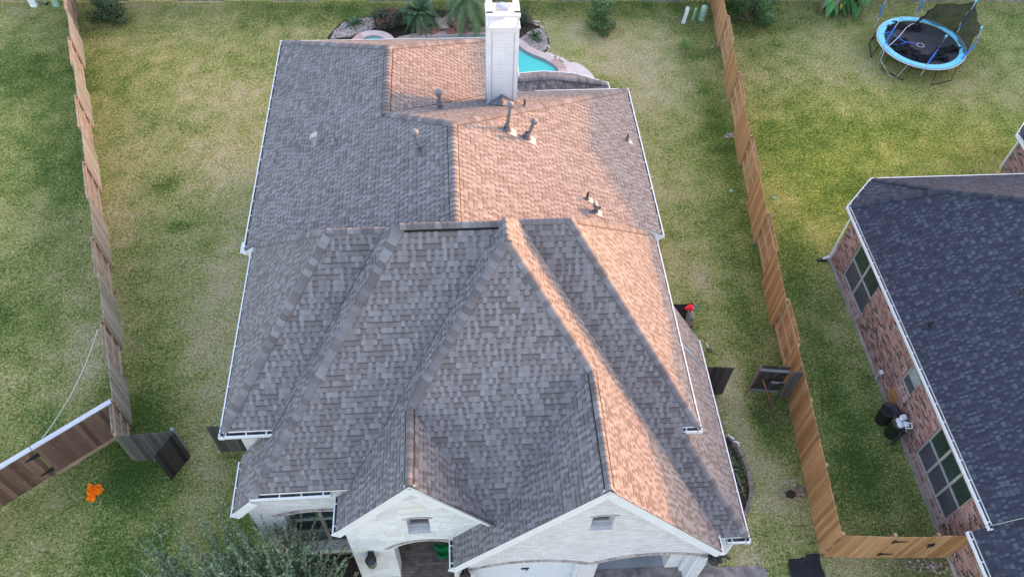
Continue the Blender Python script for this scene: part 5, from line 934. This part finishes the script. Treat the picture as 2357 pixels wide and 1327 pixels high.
def sheet(name, pts, n, z, wav, mat, label, cat, loc):
    A, B, C, D_ = [V((*p, z)) for p in pts]; mb = MB(); rr = random.Random(9); ph = [rr.uniform(0, 6) for _ in range(6)]
    def P(i, j): u, v = i/n, j/n; return lerp(lerp(A, B, u), lerp(D_, C, u), v)+V((.03*math.sin(v*9+ph[0]), .03*math.sin(u*8+ph[1]), wav*(math.sin(u*9+ph[2]+v*3)+math.sin(v*11+ph[3]-u*2)+1.6)))
    for i in range(n):
        for j in range(n): mb.face([P(i, j), P(i, j+1), P(i+1, j+1), P(i+1, j)][::-1], None, .5, smooth=True)
    o = mb.build(name, mat); tag(o, label, cat); return base(o, loc)
sheet('roofing_felt', [(9.52, 7.27), (10.52, 7.40), (10.42, 6.0), (9.36, 6.0)], 16, .02, .014, 'felt', 'black roofing felt sheet spread on the grass at the bottom edge', 'sheet', (10, 6.8, 0))
mb = MB(); mb.face([(9.60, 7.25, .03), (9.42, 7.22, .05), (9.38, 7.29, .02)][::-1])
oc = MB(); rr = random.Random(12); NN = 40; RR = 9
def ocp(i, j):
    a = 2*math.pi*i/NN; t = j/RR; rad = (.27+.035*math.sin(3*a+.5)+.03*math.sin(5*a+2)+.02*math.sin(9*a))*t; return V((-11.66+rad*math.cos(a)*.95, 10.6+rad*math.sin(a)*1.05, .02+.07*(1-t)+.035*math.sin(7*a+5*t)*t+.03*math.sin(11*t+4*a)))
for i in range(NN):
    for j in range(RR): oc.face([ocp(i, j), ocp(i, j+1), ocp(i+1, j+1), ocp(i+1, j)], None, .5)
for q in ((-.05, -.2, -2.0, .16),): oc.beam((-11.66+q[0], 10.6+q[1], .07), (-11.66+q[0]+q[3]*math.cos(q[2]), 10.6+q[1]+q[3]*math.sin(q[2])*.6, .06), .12, .05)
o = oc.build('orange_cloth', 'orange'); tag(o, 'crumpled bright orange cloth lying on the lower left grass', 'cloth'); base(o, (-11.66, 10.6, 0))
mb = MB(); mb.tube([(-12.10, 15.55, 1.76)]+sag(V((-12.08, 15.5, 1.76)), V((-12.72, 11.62, 1.80)), .30, 14), .008, 6); o = mb.build('cable', 'util_white'); tag(o, 'thin white cable hanging between the two fences on the left', 'cable'); base(o, (-12.4, 13.5, 1.4))
SH = thing('shovel', 'rusty square shovel with orange handle leaning on the dark gate', 'shovel', (10.39, 12.55, 0)); mb = MB(); mb.tube([(9.90, 12.84, 1.12), (10.33, 12.60, .22)], .02, 8); mb.build('handle', 'handle', SH); mb = MB(); a = V((10.33, 12.62, .26)); d = V((.12, -.1, -.22)).normalized(); s_ = V((.62, .75, 0)).normalized(); mb.face([a-s_*.11, a+s_*.11, a+s_*.13+d*.26, a+d*.36, a-s_*.13+d*.26]); n_ = d.cross(s_)*.012; mb.face([a-s_*.11+n_, a-s_*.13+d*.26+n_, a+d*.36+n_, a+s_*.13+d*.26+n_, a+s_*.11+n_]); mb.build('blade', 'rust', SH)
TL = thing('hand_tool', 'white handled tool dropped on the grass by the right gutter', 'tool', (8.76, 14.9, 0)); mb = MB(); mb.tube([(8.70, 15.10, .04), (8.76, 14.88, .04)], .02, 7); mb.build('handle', 'util_white', TL); mb = MB(); mb.tube([(8.69, 15.15, .04), (8.70, 15.09, .04)], .02, 7); mb.build('tip', 'handle', TL); mb = MB(); mb.tube([(8.76, 14.88, .04), (8.86, 14.80, .04), (8.80, 14.70, .04), (8.68, 14.72, .04), (8.70, 14.80, .04), (8.76, 14.86, .04)], .018, 6); mb.build('head', 'iron', TL)
B1 = thing('trash_can', 'empty black round trash can standing open by the red brick wall', 'trash can', (14.03, 11.72, 0)); mb = MB(); mb.lathe((14.03, 11.72, 0), [(.22, 0), (.27, .7), (.29, .71), (.29, .75), (.265, .75)], 26); mb.build('body', 'bin', B1); mb = MB(); mb.lathe((14.03, 11.72, 0), [(.265, .75), (.25, .45), (.22, .25), (.001, .24)], 26); mb.build('inside', 'bin_in', B1)
B2 = thing('trash_can', 'dark green can overflowing with white bags by the red brick wall', 'trash can', (14.13, 11.18, 0)); mb = MB(); mb.lathe((14.13, 11.18, 0), [(.19, 0), (.235, .8), (.25, .81), (.25, .86), (.001, .83)], 24); mb.build('body', 'bin_green', B2); mb = MB(); rr = random.Random(4)
for i in range(9): mb.lathe((14.15+rr.uniform(-.12, .16), 11.2+rr.uniform(-.15, .2), .86+rr.uniform(0, .1)), [(.001, -.07), (.09, -.03), (.11, .02), (.05, .08), (.001, .09)], 7, smooth=False)
mb.build('trash_bags', 'bag', B2); mb = MB(); mb.box((14.22, 11.42, .93), (.26, .14, .1), rz=.2); mb.build('black_box', 'iron', B2); mb = MB(); c = V((14.28, 11.02, .95))
for a, b in ((0, 1), (1, 2), (2, 3), (3, 0)): P4 = [c+V(q) for q in ((-.1, -.1, 0), (.1, -.12, .04), (.13, .06, .05), (-.08, .1, .02))]; mb.beam(P4[a], P4[b], .03, .02)
mb.build('picture_frame', 'white', B2)
PO = thing('pole', 'black pole leaning beside the overflowing green can', 'pole', (14.12, 10.86, 0)); mb = MB(); mb.tube([(14.05, 10.82, .02), (14.3, 10.93, .86)], .035, 9); mb.build('shaft', 'bin', PO); mb = MB(); mb.tube([(14.27, 10.92, .76), (14.29, 10.925, .82)], .042, 9); mb.build('band', 'lead', PO)
GC = sheet('green_sheet', [(-1.15, 8.3), (-.5, 8.3), (-.5, 7.9), (-1.0, 7.85)], 8, .15, .03, 'green', 'green plastic sheet lying just inside the arched entry', 'sheet', (-.8, 8.1, 0))
# ------------------------------------------------------------------ the worker
def skin(name, verts, edges, mat, parent=None, root=0, sub=2):
    me = bpy.data.meshes.new(name); me.from_pydata([v[0] for v in verts], edges, []); o = bpy.data.objects.new(name, me); COL.objects.link(o)
    m = o.modifiers.new('skin', 'SKIN'); m.use_smooth_shade = True; sv = me.skin_vertices[0].data if me.skin_vertices else None
    if sv is None: me.attributes.new('x', 'FLOAT', 'POINT')
    for i, v in enumerate(verts):
        if sv: sv[i].radius = (v[1], v[1] if len(v) < 3 else v[2]); sv[i].use_root = (i == root)
    s_ = o.modifiers.new('sub', 'SUBSURF'); s_.levels = sub; s_.render_levels = sub
    dg = bpy.context.evaluated_depsgraph_get(); m2 = bpy.data.meshes.new_from_object(o.evaluated_get(dg)); m2.name = name; o.modifiers.clear(); o.data = m2; m2.materials.clear(); m2.materials.append(MT[mat])
    for p in m2.polygons: p.use_smooth = True
    if parent: o.parent = parent
    return o
wk = V((7.97, 15.48, 0)); A_ = lambda x, y, z: (x-wk.x, y-wk.y, z)
bodyv = [(A_(7.98, 15.46, .93), .12, .15), (A_(7.97, 15.48, 1.12), .11, .14), (A_(7.95, 15.50, 1.33), .11, .16), (A_(7.92, 15.52, 1.46), .055), (A_(7.89, 15.53, 1.55), .075), (A_(7.87, 15.535, 1.65), .085),
 (A_(7.98, 15.68, 1.38), .062), (A_(8.24, 15.74, 1.30), .047), (A_(8.12, 15.83, 1.47), .032), (A_(7.92, 15.34, 1.36), .062), (A_(7.84, 15.30, 1.10), .047), (A_(7.77, 15.43, .92), .032),
 (A_(7.99, 15.56, .86), .10), (A_(7.96, 15.60, .48), .068), (A_(8.02, 15.62, .09), .045), (A_(7.88, 15.64, .04), .035), (A_(7.99, 15.36, .86), .10), (A_(7.97, 15.33, .48), .068), (A_(8.02, 15.32, .09), .045), (A_(7.88, 15.30, .04), .035), (A_(7.79, 15.54, 1.60), .022)]
be = [(0, 1), (1, 2), (2, 3), (3, 4), (4, 5), (2, 6), (6, 7), (7, 8), (2, 9), (9, 10), (10, 11), (0, 12), (12, 13), (13, 14), (14, 15), (0, 16), (16, 17), (17, 18), (18, 19), (4, 20)]
W_ = skin('person', bodyv, be, 'skin'); W_.location = wk; tag(W_, 'person in red cap and grey sweater holding up a dark sheet beside the right gutter', 'person')
fg = bpy.data.meshes.new('tmp'); hb = MB()
for hc, fd, sd in ((V(A_(8.12, 15.83, 1.47)), V((-.35, .35, .5)).normalized(), V((.7, .5, 0)).normalized()), (V(A_(7.77, 15.43, .92)), V((-.5, .4, -.4)).normalized(), V((.3, .6, .3)).normalized())):
    for k_ in range(4): L = (.07, .08, .075, .06)[k_]; b = hc+fd*.04+sd*(k_-1.5)*.019; cu_ = fd.cross(sd)*.5; hb.tube([b-fd*.03, b+fd*L*.5, b+fd*L*.8+cu_*L*.4, b+fd*L*.75+cu_*L*.9], [.010, .009, .008, .006], 6)
    b = hc-sd*.032; hb.tube([b, b+(fd*.5-sd*.8).normalized()*.035, b+(fd*.9-sd*.4).normalized()*.065], [.011, .010, .007], 6)
def meshchild(mb, name, mat, par): o = mb.build(name, mat); o.parent = par; return o
meshchild(hb, 'fingers', 'skin', W_)
skin('sweater', [(A_(7.985, 15.46, .76), .15, .18), (A_(7.97, 15.48, 1.12), .135, .165), (A_(7.95, 15.50, 1.34), .125, .175), (A_(7.925, 15.52, 1.44), .075), (A_(7.98, 15.68, 1.38), .08), (A_(8.24, 15.74, 1.30), .062), (A_(8.15, 15.81, 1.44), .046), (A_(7.92, 15.34, 1.36), .08), (A_(7.84, 15.30, 1.10), .064), (A_(7.785, 15.41, .95), .046)], [(0, 1), (1, 2), (2, 3), (2, 4), (4, 5), (5, 6), (2, 7), (7, 8), (8, 9)], 'grey_shirt', W_)
skin('trousers', [(A_(7.98, 15.46, 1.02), .155, .185), (A_(7.99, 15.56, .84), .112), (A_(7.96, 15.60, .48), .085), (A_(8.02, 15.62, .10), .068), (A_(7.99, 15.36, .84), .112), (A_(7.97, 15.33, .48), .085), (A_(8.02, 15.32, .10), .068)], [(0, 1), (1, 2), (2, 3), (0, 4), (4, 5), (5, 6)], 'trousers', W_)
hd = V(A_(7.87, 15.535, 1.665)); mb = MB(); mb.lathe(hd, [(.104, -.01), (.108, .03), (.098, .075), (.06, .115), (.001, .128)], 20); mb.lathe(hd+V((0, 0, .128)), [(.012, 0), (.001, .008)], 8)
br = [(hd+V((-.09*math.cos(a)*1.0-(.10*math.cos(a)), .10*math.sin(a), .005-.02*math.cos(a)))) for a in [(-1.25+2.5*i/12) for i in range(13)]]; inn = [hd+V((-.09*math.cos(a), .10*math.sin(a), .01)) for a in [(-1.25+2.5*i/12) for i in range(13)]]
for i in range(12): mb.face([inn[i], br[i], br[i+1], inn[i+1]]); mb.face([inn[i+1]-V((0, 0, .008)), br[i+1]-V((0, 0, .008)), br[i]-V((0, 0, .008)), inn[i]-V((0, 0, .008))])
CAP = meshchild(mb, 'cap', 'red', W_); mb = MB(); mb.box(hd+V((-.098, 0, .055)), (.012, .05, .04)); meshchild(mb, 'cap_badge', 'white', CAP)
mb = MB(); mb.lathe(hd+V((.014, 0, -.06)), [(.06, -.02), (.093, .0), (.098, .05), (.09, .06)], 16); meshchild(mb, 'hair', 'hair', W_)
mb = MB()
for s_ in (1, -1): mb.lathe(hd+V((-.082, .035*s_, -.035)), [(.001, -.01), (.011, 0), (.001, .01)], 8); mb.lathe(hd+V((.0, .092*s_, -.05)), [(.001, -.03), (.014, 0), (.001, .03)], 8)
mb.box(hd+V((-.082, 0, -.105)), (.012, .045, .01)); meshchild(mb, 'face_details', 'hair', W_)
st = MB(); A, B, C, D_ = V((8.10, 15.86, 1.50)), V((7.05, 15.98, 1.42)), V((7.05, 15.6, .55)), V((7.76, 15.45, .88)); n = 12
def SP(i, j): u, v = i/n, j/n; return lerp(lerp(A, B, u), lerp(D_, C, u), v)+V((.02*math.sin(v*9), -.06*math.sin(math.pi*v), -.10*math.sin(math.pi*u)*(1-v)))
for i in range(n):
    for j in range(n): st.face([SP(i, j), SP(i, j+1), SP(i+1, j+1), SP(i+1, j)], None, .5, smooth=True)
o = st.build('roofing_felt', 'felt'); tag(o, 'dark felt sheet held up by the person in the red cap', 'sheet'); base(o, (7.6, 15.7, .9))
mb = MB(); mb.tube([(8.08, 15.80, 1.5), (8.31, 16.13, 1.36)], .012, 6); o = mb.build('stick', 'iron'); tag(o, 'thin dark stick in the raised hand of the person', 'stick'); base(o, (8.2, 15.95, 1.4))
# ------------------------------------------------------------------ far belt of trees (out of frame) that the low sun must clear
tb = MB(); c0 = V((SUNV.x, SUNV.y, 0)).normalized(); pd = V((-c0.y, c0.x, 0)); rr = random.Random(2); s_ = -34
Htop = lambda s: 12.0+(.45 if s > 15 else .45*(s-10)/5 if s > 10 else -.05+.10*math.cos(s))
while s_ < 66:
    r = rr.uniform(1.8, 2.8); h = Htop(s_)+rr.uniform(-.15, .15); c = c0*(60+rr.uniform(-1, 1))+pd*s_
    for (rr_, zc) in ((r, h-r), (r*1.15, h-r*2.4), (r*1.2, h-r*4), (r*1.2, 1.5)):
        if zc > .5: tb.lathe(c+V((rr.uniform(-.3, .3), rr.uniform(-.3, .3), zc)), [(.001, -rr_), (rr_*.6, -rr_*.8), (rr_, -rr_*.2), (rr_*.97, rr_*.3), (rr_*.62, rr_*.78), (.001, rr_)], 12)
    s_ += r*.62
tb = tb.build('woods', 'l_dark'); tag(tb, 'belt of trees standing far off beyond the right hand houses', 'woods', kind='stuff')
